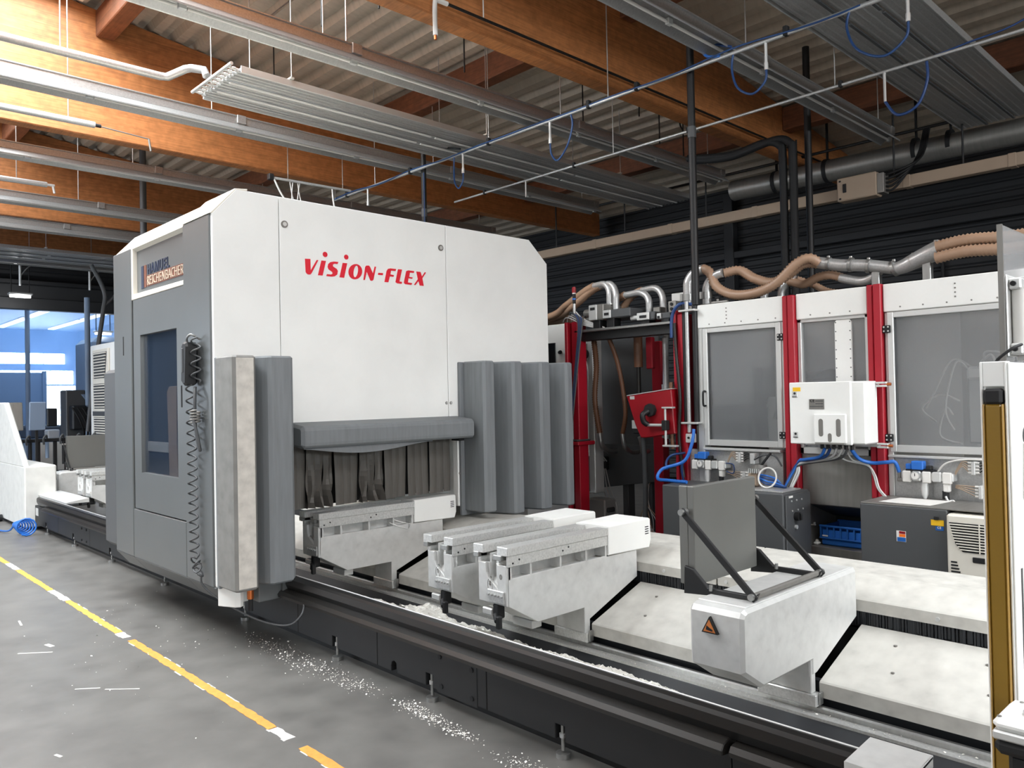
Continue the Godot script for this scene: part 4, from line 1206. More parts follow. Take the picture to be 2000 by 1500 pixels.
	part("bars", b().bb(-2.85, -2.43, 0.487, 0.545, -6.1, -6.094), mats.blue, cr2)
	for x in [-2.835, -2.46]:
		part("grip_slot", b().bb(x - 0.01, x + 0.035, 0.495, 0.505, -6.078, -6.074), mats.line_white, cr2)
	O = Vector3(-2.9, 0.42, -6.15)
	single("crumpled_rag", b().bb(-2.915, -2.875, 0.42, 0.445, -6.12, -6.06, 0.01).bb(-2.91, -2.885, 0.44, 0.46, -6.11, -6.08, 0.008), mats.line_white, "small crumpled white rag beside the blue crate", "rag")
	O = Vector3(-2.9, 0.6, -6.1)
	single("door_latch", b().bb(-2.93, -2.89, 0.575, 0.583, -6.07, -6.05, 0.002).bb(-2.905, -2.893, 0.575, 0.60, -6.07, -6.05, 0.002), mats.frame, "little bright latch at the left edge of the dark recess", "latch")

func pneumatics(x: float, label: String, left: bool):
	var z := -5.9
	var t := thing("service_unit", label, "valve unit", Vector3(x + 0.15, 0.95, z))
	part("manifold", b().bb(x, x + 0.34, 1.0, 1.055, z - 0.09, z + 0.0, 0.006), mats.frame, t)
	part("backing_bracket", b().bb(x + 0.05, x + 0.30, 0.99, 1.03, -6.0, z - 0.09), mats.cabinet, t)
	for k in 5:
		part("module", b().bb(x + 0.01 + k * 0.066, x + 0.066 + k * 0.066, 0.985 + 0.01 * (k % 2), 1.065, z - 0.02, z + 0.012, 0.006), mats.line_white if k % 2 == 0 else mats.frame, t)
	part("valve_block", b().bb(x + 0.07, x + 0.15, 1.075, 1.135, z - 0.06, z + 0.01, 0.006), mats.blue, t)
	part("valve_block", b().bb(x + 0.03, x + 0.07, 1.075, 1.115, z - 0.05, z + 0.0, 0.005), mats.blue, t)
	part("valve_foot", b().bb(x + 0.03, x + 0.22, 1.062, 1.076, z - 0.06, z + 0.0, 0.003).bb(x + 0.165, x + 0.20, 1.075, 1.105, z - 0.05, z, 0.006), mats.rubber, t)
	var g := part("gauge", b().cyl(Vector3(x + 0.105, 1.035, z + 0.01), Vector3(x + 0.105, 1.035, z + 0.035), 0.03, 18), mats.galvanised, t)
	part("dial", b().cyl(Vector3(x + 0.105, 1.035, z + 0.035), Vector3(x + 0.105, 1.035, z + 0.037), 0.025, 18), mats.line_white, g)
	part("needle", b().bb(x + 0.103, x + 0.107, 1.032, 1.052, z + 0.037, z + 0.039), mats.rubber, g)
	part("filter_bowl", b().tube([Vector3(x + 0.15, 0.99, z - 0.02), Vector3(x + 0.15, 0.95, z - 0.02), Vector3(x + 0.15, 0.90, z - 0.02), Vector3(x + 0.15, 0.87, z - 0.02)], [0.022, 0.026, 0.022, 0.008], 12), mats.frame, t)
	part("drain", b().cyl(Vector3(x + 0.15, 0.855, z - 0.02), Vector3(x + 0.15, 0.875, z - 0.02), 0.009, 8), mats.rubber, t)
	part("regulator", b().bb(x + 0.275, x + 0.315, 0.93, 0.985, z - 0.04, z + 0.005, 0.006), mats.line_white, t)
	part("silencer", b().cyl(Vector3(x + 0.285, 0.88, z - 0.02), Vector3(x + 0.285, 0.935, z - 0.02), 0.022, 10), mats.rubber, t)
	# two rows of flow controls with their little tubes
	for r in 2:
		var yy := 1.115 if r == 0 else 0.955
		var xx := x + 0.46 + 0.04 * r
		var fc := part("flow_control", b().bb(xx - 0.012, xx + 0.012, yy - 0.06, yy + 0.03, z - 0.09, z - 0.01, 0.004), mats.frame, t)
		for k in 4:
			part("fitting", b().cyl(Vector3(xx - 0.035, yy - 0.045 + k * 0.022, z - 0.03), Vector3(xx + 0.035, yy - 0.045 + k * 0.022, z - 0.03), 0.008, 8), mats.line_white, fc)
			part("air_line", b().tube(curve([Vector3(x + 0.345, 1.05 - r * 0.09 + k * 0.006, z - 0.03), Vector3(x + 0.39, yy - 0.005 + k * 0.01, z - 0.02), Vector3(xx - 0.03, yy - 0.045 + k * 0.022, z - 0.03)], 5), 0.004, 5), mats.beige, t)
			part("air_line", b().tube(curve([Vector3(xx + 0.03, yy - 0.045 + k * 0.022, z - 0.03), Vector3(xx + 0.08, yy - 0.02 + k * 0.014, z - 0.03), Vector3(xx + 0.12, yy - 0.07 + k * 0.014, -5.99)], 5), 0.004, 5), mats.rubber, t)
	if left:
		part("coupling", b().bb(x + 0.565, x + 0.61, 1.05, 1.14, z - 0.08, z + 0.0, 0.006), mats.frame, t)
		part("connector", b().bb(x + 0.57, x + 0.63, 1.015, 1.05, z - 0.07, z + 0.0, 0.005), mats.rubber, t)
		part("coil_line", b().tube(curve([Vector3(x + 0.345, 1.05, z), Vector3(x + 0.42, 1.04, z + 0.01), Vector3(x + 0.42, 0.97, z + 0.01), Vector3(x + 0.35, 0.98, z)], 6), 0.005, 5), mats.blue_dark, t)
		part("supply_line", b().tube(curve([Vector3(x + 0.61, 1.09, z), Vector3(x + 0.70, 1.13, z + 0.02), Vector3(x + 0.80, 1.13, z + 0.02), Vector3(x + 0.86, 1.05, z + 0.02)], 6), 0.007, 6), mats.cabinet, t)
		# small pump below, on the cabinet
		var p := thing("vacuum_pump", "small cream pump with a round fan cover on the dark cabinet", "pump", Vector3(-3.24, 0.89, -5.78))
		part("body", b().bb(-3.29, -3.20, 0.892, 1.0, -5.82, -5.73, 0.012), mats.beige, p)
		part("fan_cover", b().tube([Vector3(-3.22, 1.0, -5.78), Vector3(-3.22, 1.04, -5.78), Vector3(-3.22, 1.06, -5.78), Vector3(-3.22, 1.066, -5.78)], [0.055, 0.07, 0.066, 0.01], 18), mats.panel_steel, p)
		for k in 6:
			part("fin", b().bb(-3.27 + k * 0.018, -3.262 + k * 0.018, 1.0, 1.035, -5.725, -5.705), mats.frame, p)
		part("pipe_elbow", b().tube(curve([Vector3(-3.2, 1.05, -5.78), Vector3(-3.16, 1.10, -5.78), Vector3(-3.12, 1.16, -5.8)], 4), 0.01, 6), mats.rubber, p)
		var rl := thing("hose_coil", "pale ring of blue hose and dark cables coiled on the dark cabinet", "hose", Vector3(-3.08, 0.95, -5.72))
		var ringp := []
		for k in 29:
			var a := TAU * k / 28.0
			ringp.append(Vector3(-3.09 + 0.075 * cos(a), 0.975 + 0.075 * sin(a), -5.68 - 0.02 * sin(a)))
		part("ring", b().tube(ringp, 0.007, 7), mats.line_white, rl)
		for j in 4:
			part("blue_line", b().tube(curve([Vector3(-3.19, 0.99 - j * 0.012, -5.73), Vector3(-3.1, 0.985 - j * 0.02, -5.71 + 0.01 * j), Vector3(-3.03, 0.96 - j * 0.015, -5.72), Vector3(-3.01 + 0.01 * j, 0.90, -5.76), Vector3(-3.10, 0.897, -5.8)], 6), 0.008, 6), mats.blue if j % 2 == 0 else mats.blue_dark, rl)
	else:
		part("supply_elbow", b().tube([Vector3(x - 0.02, 1.06, z - 0.02), Vector3(x - 0.02, 1.0, z - 0.02)], 0.012, 8).bb(x - 0.03, x + 0.01, 0.985, 1.01, z - 0.04, z, 0.004), mats.panel_steel, t)
		part("drain_line", b().tube(curve([Vector3(x + 0.29, 0.90, z), Vector3(x + 0.31, 0.87, z + 0.01), Vector3(x + 0.34, 0.875, z + 0.01), Vector3(x + 0.36, 0.84, z)], 5), 0.008, 6), mats.frame, t)
		part("air_hose", b().tube(curve([Vector3(x + 0.24, 1.07, z - 0.02), Vector3(x + 0.30, 1.13, z), Vector3(x + 0.42, 1.16, z), Vector3(x + 0.6, 1.16, z)], 6), 0.006, 6), mats.line_white, t)

# ============================================ robot bay ====================================================
func robot_bay():
	var t := thing("robot_bay", "open red-framed machining bay between the gantry and the white cabin", "machine", Vector3(-4.8, 0, -6.4))
	part("frame_post", b().bb(-5.48, -5.44, 0.05, 2.40, CZ - 0.1, CZ + 0.02, 0.006).bb(-5.40, -5.32, 0.05, 2.40, CZ - 0.14, CZ, 0.006), mats.red, t)
	part("frame_post", b().bb(-4.14, -4.105, 0.05, 2.40, CZ - 0.08, CZ + 0.03, 0.006).bb(-4.085, -4.005, 0.05, 2.36, CZ - 0.12, CZ + 0.04, 0.006), mats.red, t)
	part("inner_post", b().bb(-4.98, -4.86, 0.02, 2.20, -6.90, -6.78, 0.008), mats.red, t)
	part("cross_bar", b().bb(-5.36, -4.12, 2.285, 2.31, CZ - 0.06, CZ, 0.004), mats.steel, t)
	part("cross_bar", b().bb(-5.36, -4.12, 2.20, 2.285, CZ - 0.16, CZ - 0.06, 0.004), mats.black, t)
	part("back_plate", b().bb(-6.0, -5.05, 0.92, 2.30, -7.05, -7.0, 0.01), mats.cabinet, t)
	part("apron", b().prism(P([-6.1, 1.08, -4.95, 1.10, -4.95, 0.72, -6.1, 0.55]), -6.98, -6.93, 2, 0.004), mats.cabinet, t)
	part("slide_column", b().bb(-5.60, -5.46, 0.6, 2.25, -6.55, -6.40, 0.008), mats.frame, t)
	part("slide_groove", b().bb(-5.55, -5.535, 0.62, 2.2, -6.40, -6.393), mats.panel_steel, t)
	part("junction", b().cyl(Vector3(-5.56, 2.09, -6.39), Vector3(-5.56, 2.09, -6.34), 0.055, 14), mats.rubber, t)
	part("lead", b().tube(curve([Vector3(-5.54, 2.07, -6.34), Vector3(-5.50, 1.9, -6.36), Vector3(-5.52, 1.4, -6.37), Vector3(-5.52, 1.0, -6.37)]), 0.009, 6), mats.frame, t)
	part("cylinder", b().cyl(Vector3(-4.86, 1.92, -6.4), Vector3(-4.86, 2.25, -6.4), 0.045, 14), mats.hose_brown, t)
	part("cylinder_rod", b().cyl(Vector3(-4.86, 1.30, -6.4), Vector3(-4.86, 1.92, -6.4), 0.022, 10), mats.bronze_black, t)
	part("red_lug", b().bb(-4.8, -4.72, 1.9, 2.22, -6.5, -6.44, 0.01), mats.red, t)
	part("support_tube", b().cyl(Vector3(-4.60, 1.2, -6.5), Vector3(-4.60, 2.2, -6.5), 0.03, 12).cyl(Vector3(-4.60, 1.68, -6.5), Vector3(-4.60, 1.74, -6.5), 0.045, 12), mats.galvanised, t)
	part("support_tube", b().cyl(Vector3(-4.70, 1.2, -6.6), Vector3(-4.66, 2.25, -6.6), 0.028, 12), mats.panel_steel, t)
	part("switch_box", b().bb(-4.5, -4.32, 1.82, 1.98, -6.75, -6.6, 0.008).bb(-4.5, -4.42, 1.62, 1.79, -6.75, -6.6, 0.008).bb(-4.40, -4.3, 1.62, 1.79, -6.75, -6.6, 0.008), mats.frame, t)
	# sawn-off column shoes
	part("post_foot", b().bb(-5.52, -5.28, 1.14, 1.18, CZ - 0.2, CZ + 0.06, 0.008), mats.red, t)
	part("foot_plate", b().bb(-5.50, -5.30, 1.18, 1.20, CZ - 0.16, CZ + 0.05, 0.008), mats.cabinet, t)
	part("piston", b().cyl(Vector3(-5.42, 1.2, CZ - 0.02), Vector3(-5.42, 1.42, CZ - 0.02), 0.022, 10), mats.galvanised, t)
	part("coupling", b().cyl(Vector3(-5.42, 1.42, CZ - 0.02), Vector3(-5.42, 1.5, CZ - 0.02), 0.035, 10), mats.rubber, t)
	for d in [[-5.52, 0.60], [-4.95, 0.6], [-5.2, 0.6]]:
		part("leg", b().bb(d[0] - 0.04, d[0] + 0.04, 0.02, 0.75, -7.1, -6.98, 0.006), mats.cabinet, t)
	part("warning_cabinet", b().bb(-4.45, -4.18, 0.72, 1.32, -6.75, -6.55, 0.008), mats.panel_steel, t)
	part("warning_sign", b().prism(P([-4.25, 0.92, -4.18, 0.92, -4.215, 0.99]), -6.55, -6.546, 2), mats.rust, t)
	part("base_slab", b().bb(-6.2, -4.0, 0.0, 0.04, -7.8, -6.2), mats.cabinet, t)
	part("left_panel", b().bb(-6.4, -5.76, 0.3, 2.43, -6.36, -6.3, 0.006), mats.white, t)
	var lw := part("left_window", b().bb(-6.05, -5.90, 1.9, 2.23, -6.3, -6.29, 0.004), mats.dark_window, t)
	part("knob", b().cyl(Vector3(-5.84, 2.12, -6.29), Vector3(-5.78, 2.12, -6.24), 0.02, 10), mats.rubber, lw)
	part("door_edge", b().bb(-5.74, -5.62, 0.3, 2.42, -6.36, -6.3, 0.006), mats.black, t)
	# cables running down the left post and the right post
	for j in 5:
		part("post_cable", b().tube(curve([Vector3(-5.5 + 0.05 * j, 2.46, -6.1), Vector3(-5.40 + 0.04 * j, 2.5 - 0.02 * j, -6.0), Vector3(-5.28 + 0.015 * j, 2.38, -5.97), Vector3(-5.32 + 0.008 * j, 2.0, -5.97), Vector3(-5.42 + 0.008 * j, 1.3, -5.96)], 6), 0.009, 6), mats.blue_dark if j % 2 else mats.cabinet, t)
		part("loose_cable", b().tube(curve([Vector3(-5.6 + 0.06 * j, 2.42, -6.1), Vector3(-5.45 + 0.03 * j, 2.45 + 0.012 * j, -6.0), Vector3(-5.25, 2.36 + 0.015 * j, -6.02), Vector3(-5.12 + 0.02 * j, 2.32, -6.1)], 5), 0.007, 5), mats.frame, t)
	part("post_chain", ribbed([Vector3(-4.10, 2.28, -5.94), Vector3(-4.08, 2.0, -5.93), Vector3(-4.05, 1.6, -5.93), Vector3(-4.07, 1.25, -5.93), Vector3(-4.03, 0.9, -5.93)], 0.016, 0.03), mats.bronze_black, t)
	part("post_chain", ribbed([Vector3(-4.145, 1.75, -5.93), Vector3(-4.15, 1.4, -5.93), Vector3(-4.14, 1.15, -5.93)], 0.018, 0.025), mats.hose_brown, t)
	part("post_loom", b().tube(curve([Vector3(-3.95, 2.44, -6.0), Vector3(-4.05, 2.44, -5.94), Vector3(-4.115, 2.34, -5.93), Vector3(-4.125, 2.15, -5.93)], 6), 0.016, 8), mats.blue_dark, t)
	# extraction heads on the bar with their elbows
	var heads := [[-5.18, -5.077, -5.005, 2.554, 2.395, -5.05], [-5.0, -4.9, -4.674, 2.486, 2.40, -4.97], [-4.581, -4.44, -4.387, 2.422, 2.345, -4.6], [-4.351, -4.306, -4.193, 2.40, 2.34, -4.45]]
	for i in 4:
		var h: Array = heads[i]
		var hd := thing("extraction_head", ["tall grey extraction motor head at the left end of the bay bar", "second grey extraction motor head, long and dark sided", "third grey extraction motor head, right of the bar middle", "rightmost small grey extraction head on the bay bar"][i], "motor", Vector3(h[0], h[4], -6.15))
		part("housing", b().bb(h[0] + 0.006, h[2], h[4], h[3], -6.35, -6.04, 0.01), mats.cabinet if i > 0 else mats.panel_steel, hd)
		part("face", b().bb(h[0], h[1], h[4] + 0.003, h[3] - 0.003, -6.04, -6.02, 0.005), mats.frame, hd)
		part("vent", b().bb(lerpf(h[0], h[1], 0.25), lerpf(h[0], h[1], 0.8), h[3] - 0.055, h[3] - 0.03, -6.02, -6.014), mats.rubber, hd)
		part("foot", b().bb(h[0] + 0.03, h[0] + 0.12, 2.31, h[4] + 0.005, -6.16, -6.05, 0.004), mats.black, hd)
		if i < 2:
			part("elbow_flange", b().cyl(Vector3(h[5], h[3], -6.2), Vector3(h[5], h[3] + 0.015, -6.2), 0.05, 14), mats.steel, hd)
		if i == 0:
			part("side_motor", b().cyl(Vector3(-5.30, 2.48, -6.12), Vector3(-5.18, 2.48, -6.12), 0.045, 12).cyl(Vector3(-5.28, 2.41, -6.1), Vector3(-5.18, 2.41, -6.1), 0.03, 10), mats.panel_steel, hd)
		if i == 2:
			part("side_motor", b().cyl(Vector3(-4.70, 2.385, -6.1), Vector3(-4.58, 2.385, -6.1), 0.025, 10), mats.frame, hd)
			part("rear_box", b().bb(-4.52, -4.44, 2.42, 2.48, -6.3, -6.2, 0.006), mats.panel_steel, hd)
	var els := [[-5.05, 2.555, -6.2, 0.24, -0.22], [-4.97, 2.49, -6.2, 0.30, -0.22], [-4.60, 2.425, -6.25, 0.24, -0.30], [-4.47, 2.40, -6.3, 0.30, -0.26]]
	for i in 4:
		var e: Array = els[i]
		O = Vector3(e[0], e[1], e[2])
		var pts := []
		pts.append(Vector3(e[0], e[1], e[2]))
		for k in 9:
			var a := PI / 2 * k / 8.0
			pts.append(Vector3(e[0] + e[4] * 0.55 * (1 - cos(a)), e[1] + e[3] * 0.4 + e[3] * 0.55 * sin(a), e[2] - 0.03 * k / 8.0))
		pts.append(Vector3(e[0] + e[4] * 1.1, e[1] + e[3] * 0.93, e[2] - 0.05))
		single("pipe_elbow", b().tube(pts, 0.033, 12), mats.galvanised, ["shiny bent pipe rising from the leftmost extraction head", "shiny bent pipe rising from the second extraction head", "slim shiny bent pipe rising from the third extraction head", "slim shiny bent pipe at the right end of the bay bar"][i], "pipe", "")
		O = pts[pts.size() - 1]
		var q: Vector3 = pts[pts.size() - 1]
		single("suction_hose", ribbed([q, q + Vector3(-0.15, -0.04, -0.02), q + Vector3(-0.45, -0.16 - 0.02 * i, -0.05), Vector3(-6.05 - 0.05 * i, 2.56 - 0.015 * i, -6.45 - 0.085 * i), Vector3(-6.6, 2.48, -6.5 - 0.085 * i)], 0.038, 0.022), mats.hose, ["uppermost brown suction hose falling left behind the gantry", "second brown suction hose falling left behind the gantry", "third brown suction hose falling left behind the gantry", "hindmost brown suction hose from the right end of the bay bar"][i], "hose")
	# signal lamp
	var s := thing("signal_lamp", "slim signal lamp with a red cap on a white rod above the bay", "signal lamp", Vector3(-5.44, 2.40, -6.1))
	part("rod", b().cyl(Vector3(-5.44, 2.40, -6.1), Vector3(-5.44, 2.60, -6.1), 0.014, 10), mats.frame, s)
	part("body", b().cyl(Vector3(-5.44, 2.60, -6.1), Vector3(-5.44, 2.70, -6.1), 0.018, 10), mats.rubber, s)
	part("blue_ring", b().cyl(Vector3(-5.44, 2.64, -6.1), Vector3(-5.44, 2.655, -6.1), 0.0195, 10), mats.blue, s)
	part("white_ring", b().cyl(Vector3(-5.44, 2.70, -6.1), Vector3(-5.44, 2.712, -6.1), 0.019, 10), mats.line_white, s)
	part("red_cap", b().tube([Vector3(-5.44, 2.712, -6.1), Vector3(-5.44, 2.765, -6.1), Vector3(-5.44, 2.775, -6.1)], [0.022, 0.022, 0.012], 12), mats.robot_red, s)
	# hoses hanging in the bay
	for d in [[-5.28, 2.28, -5.36, 1.6, -5.32, 1.25, "thick ribbed brown hose hanging left in the red bay", 0.030], [-5.10, 2.28, -4.96, 1.5, -5.02, 1.25, "thinner ribbed brown hose hanging in the middle of the red bay", 0.024]]:
		O = Vector3(d[0], 1.0, -6.3)
		var hs := thing("bay_hose", d[6], "hose", Vector3(d[0], 1.2, -6.3))
		part("upper_hose", ribbed([Vector3(d[0], d[1], -6.2), Vector3((d[0] + d[2]) / 2 - 0.01, 1.95, -6.3), Vector3(d[2], d[3], -6.3), Vector3(d[4], d[5], -6.32)], d[7], 0.024), mats.hose_brown, hs)
		part("pipe_bend", b().tube(curve([Vector3(d[4], d[5], -6.32), Vector3(d[4] + 0.01, 1.12, -6.34), Vector3(d[4] - 0.03, 1.05, -6.5), Vector3(d[4] - 0.14, 1.03, -6.75)], 6), d[7] * 0.95, 10), mats.steel, hs)
	O = Vector3(-4.75, 1.1, -6.4)
	single("pipe_bend", b().tube(curve([Vector3(-4.82, 1.22, -6.35), Vector3(-4.83, 1.12, -6.4), Vector3(-4.9, 1.06, -6.5), Vector3(-5.02, 1.05, -6.75)], 6), 0.028, 10), mats.steel, "short bare steel pipe bend beside the dark hanging cable", "pipe")
	O = Vector3(-4.7, 0.8, -6.2)
	var hc := thing("feed_cable", "thick dark cable hanging from a clamp below the red panel to the floor", "cable", Vector3(-4.7, 0.4, -6.2))
	part("cable", b().tube(curve([Vector3(-4.60, 1.30, -6.1), Vector3(-4.62, 1.0, -6.15), Vector3(-4.66, 0.6, -6.2), Vector3(-4.68, 0.2, -6.2), Vector3(-4.66, 0.03, -6.2)]), 0.026, 10), mats.cabinet, hc)
	part("clamp", b().bb(-4.66, -4.54, 1.27, 1.40, -6.14, -6.02, 0.01), mats.rubber, hc)
	part("tag", b().bb(-4.66, -4.60, 1.32, 1.40, -6.02, -6.01, 0.003), mats.frame, hc)
	# red operator panel on its arm
	var rp := thing("operator_panel", "tilted dark red operator panel on a white arm at the bay's right post", "control panel", Vector3(-4.35, 1.25, -5.9))
	part("panel", b().prism(P([-4.615, 1.63, -4.11, 1.685, -4.08, 1.29, -4.40, 1.245, -4.46, 1.245, -4.52, 1.36]), -5.98, -5.88, 2, 0.008), mats.robot_red, rp)
	part("top_edge", b().prism(P([-4.61, 1.632, -4.11, 1.688, -4.11, 1.695, -4.61, 1.64]), -5.99, -5.88, 2), mats.frame, rp)
	part("socket", b().cyl(Vector3(-4.33, 1.50, -5.88), Vector3(-4.33, 1.50, -5.84), 0.06, 8), mats.rubber, rp)
	part("plug", b().tube(curve([Vector3(-4.34, 1.49, -5.84), Vector3(-4.36, 1.46, -5.79), Vector3(-4.36, 1.40, -5.80), Vector3(-4.34, 1.37, -5.83)], 5), 0.026, 10), mats.black, rp)
	part("label_plate", b().bb(-4.57, -4.52, 1.60, 1.63, -5.88, -5.876), mats.frame, rp)
	part("arm", b().cyl(Vector3(-4.35, 1.365, -5.84), Vector3(-4.14, 1.365, -5.84), 0.014, 10), mats.frame, rp)
	part("arm_post", b().cyl(Vector3(-4.15, 1.18, -5.84), Vector3(-4.15, 1.52, -5.84), 0.011, 10).bb(-4.17, -4.06, 1.515, 1.53, -5.87, -5.81, 0.003).bb(-4.17, -4.03, 1.175, 1.19, -5.87, -5.81, 0.003), mats.frame, rp)
	part("arm_joint", b().bb(-4.175, -4.125, 1.32, 1.41, -5.87, -5.81, 0.006), mats.rubber, rp)
	# valves and cables low in the bay
	var vl := thing("valve_cluster", "small dark valve cluster with pale cables low on the bay apron", "valve unit", Vector3(-5.72, 0.85, -6.88))
	part("block", b().bb(-5.80, -5.70, 0.80, 0.95, -6.93, -6.86, 0.01), mats.rubber, vl)
	part("knob", b().cyl(Vector3(-5.75, 0.84, -6.86), Vector3(-5.75, 0.84, -6.82), 0.025, 10), mats.frame, vl)
	for j in 3:
		part("lead", b().tube(curve([Vector3(-5.74 + 0.03 * j, 0.90, -6.86), Vector3(-5.86 + 0.02 * j, 1.02, -6.85), Vector3(-5.95 + 0.03 * j, 0.9, -6.85), Vector3(-5.95, 0.5, -6.85), Vector3(-5.93 + 0.04 * j, 0.1, -6.85)]), 0.007, 5), mats.frame, vl)
		part("lead", b().tube(curve([Vector3(-5.74 + 0.02 * j, 0.82, -6.86), Vector3(-5.72 + 0.05 * j, 0.6, -6.84), Vector3(-5.65 + 0.06 * j, 0.4, -6.84), Vector3(-5.6 + 0.05 * j, 0.12, -6.84)]), 0.006, 5), mats.frame, vl)
	var dr := thing("drive_box", "pale ribbed drive box on the floor of the bay", "electric box", Vector3(-5.65, 0.05, -6.7))
	part("body", b().bb(-5.8, -5.55, 0.06, 0.5, -6.85, -6.65, 0.012), mats.frame, dr)
	for j in 3:
		part("fin", b().bb(-5.56, -5.52, 0.12 + 0.12 * j, 0.17 + 0.12 * j, -6.8, -6.68, 0.01), mats.cabinet, dr)
	var wt := thing("cable_tangle", "tangle of thin pale wires hanging under the bay apron", "cable", Vector3(-5.2, 0.3, -7.0))
	for j in 7:
		part("wire", b().tube(curve([Vector3(-5.25 + 0.02 * j, 0.75, -6.97), Vector3(-5.22 + 0.025 * sin(j * 2.0), 0.5, -6.96), Vector3(-5.28 + 0.04 * j, 0.28, -6.94), Vector3(-5.1 + 0.04 * sin(j * 1.3), 0.12, -6.95), Vector3(-5.25 + 0.03 * j, 0.2, -6.96)], 5), 0.005, 5), mats.frame if j % 3 else mats.hose, wt)

	# black service tubes at the cabin corner
	var tb := thing("service_tubes", "pair of tall black tubes with a bright tube between, at the cabin corner", "pipe", Vector3(-3.95, 1.2, -5.95))
	part("black_tube", b().cyl(Vector3(-4.0, 1.38, -5.96), Vector3(-4.0, 2.44, -5.96), 0.026, 14), mats.black, tb)
	part("black_tube", b().cyl(Vector3(-3.905, 1.38, -5.97), Vector3(-3.905, 2.42, -5.97), 0.024, 14), mats.black, tb)
	part("bright_tube", b().cyl(Vector3(-3.96, 1.30, -5.93), Vector3(-3.96, 2.46, -5.93), 0.017, 12), mats.galvanised, tb)
	for y in [2.37, 1.375]:
		part("clamp_bar", b().bb(-4.03, -3.86, y, y + 0.018, -5.99, -5.90, 0.004), mats.frame, tb)
	part("valve_box", b().bb(-3.985, -3.92, 1.21, 1.29, -5.98, -5.90, 0.006), mats.frame, tb)
	part("screw", b().cyl(Vector3(-3.95, 1.255, -5.90), Vector3(-3.95, 1.255, -5.893), 0.011, 8), mats.rubber, tb)
	O = Vector3(-4.0, 1.0, -5.85)
	var bh := thing("blue_hose", "light blue air hoses looping from the black tube down to the dark cabinet", "hose", Vector3(-4.0, 1.0, -5.85))
	part("feed_hose", b().tube(curve([Vector3(-3.915, 1.33, -5.93), Vector3(-3.92, 1.20, -5.90), Vector3(-3.98, 1.05, -5.86), Vector3(-4.15, 0.98, -5.78), Vector3(-4.16, 0.90, -5.72), Vector3(-4.02, 0.895, -5.68), Vector3(-3.82, 0.895, -5.66)], 8), 0.015, 10), mats.blue, bh)
	part("branch_hose", b().tube(curve([Vector3(-4.0, 1.12, -5.92), Vector3(-4.10, 1.10, -5.86), Vector3(-4.15, 1.04, -5.84), Vector3(-4.13, 0.97, -5.82)], 6), 0.011, 8), mats.blue_dark, bh)
	part("side_hose", b().tube(curve([Vector3(-3.98, 1.06, -5.9), Vector3(-4.03, 1.0, -5.9), Vector3(-4.03, 0.85, -5.93), Vector3(-4.0, 0.7, -5.95)], 6), 0.011, 8), mats.blue_dark, bh)
	O = Vector3(-4.2, 2.5, -6.2)
	single("sheet_bracket", b().bb(-4.36, -4.16, 2.52, 2.60, -6.3, -6.28, 0.004), mats.frame, "bright sheet metal bracket above the bay's right red post", "bracket")
	var vb := thing("valve_island", "small valve block with round ports above the bay's right red post", "valve unit", Vector3(-4.2, 2.4, -6.1))
	part("block", b().bb(-4.24, -4.16, 2.36, 2.50, -6.15, -6.05, 0.006), mats.panel_steel, vb)
	for j in 3:
		part("port", b().cyl(Vector3(-4.20, 2.38 + 0.045 * j, -6.05), Vector3(-4.20, 2.38 + 0.045 * j, -6.04), 0.015, 10), mats.rubber, vb)

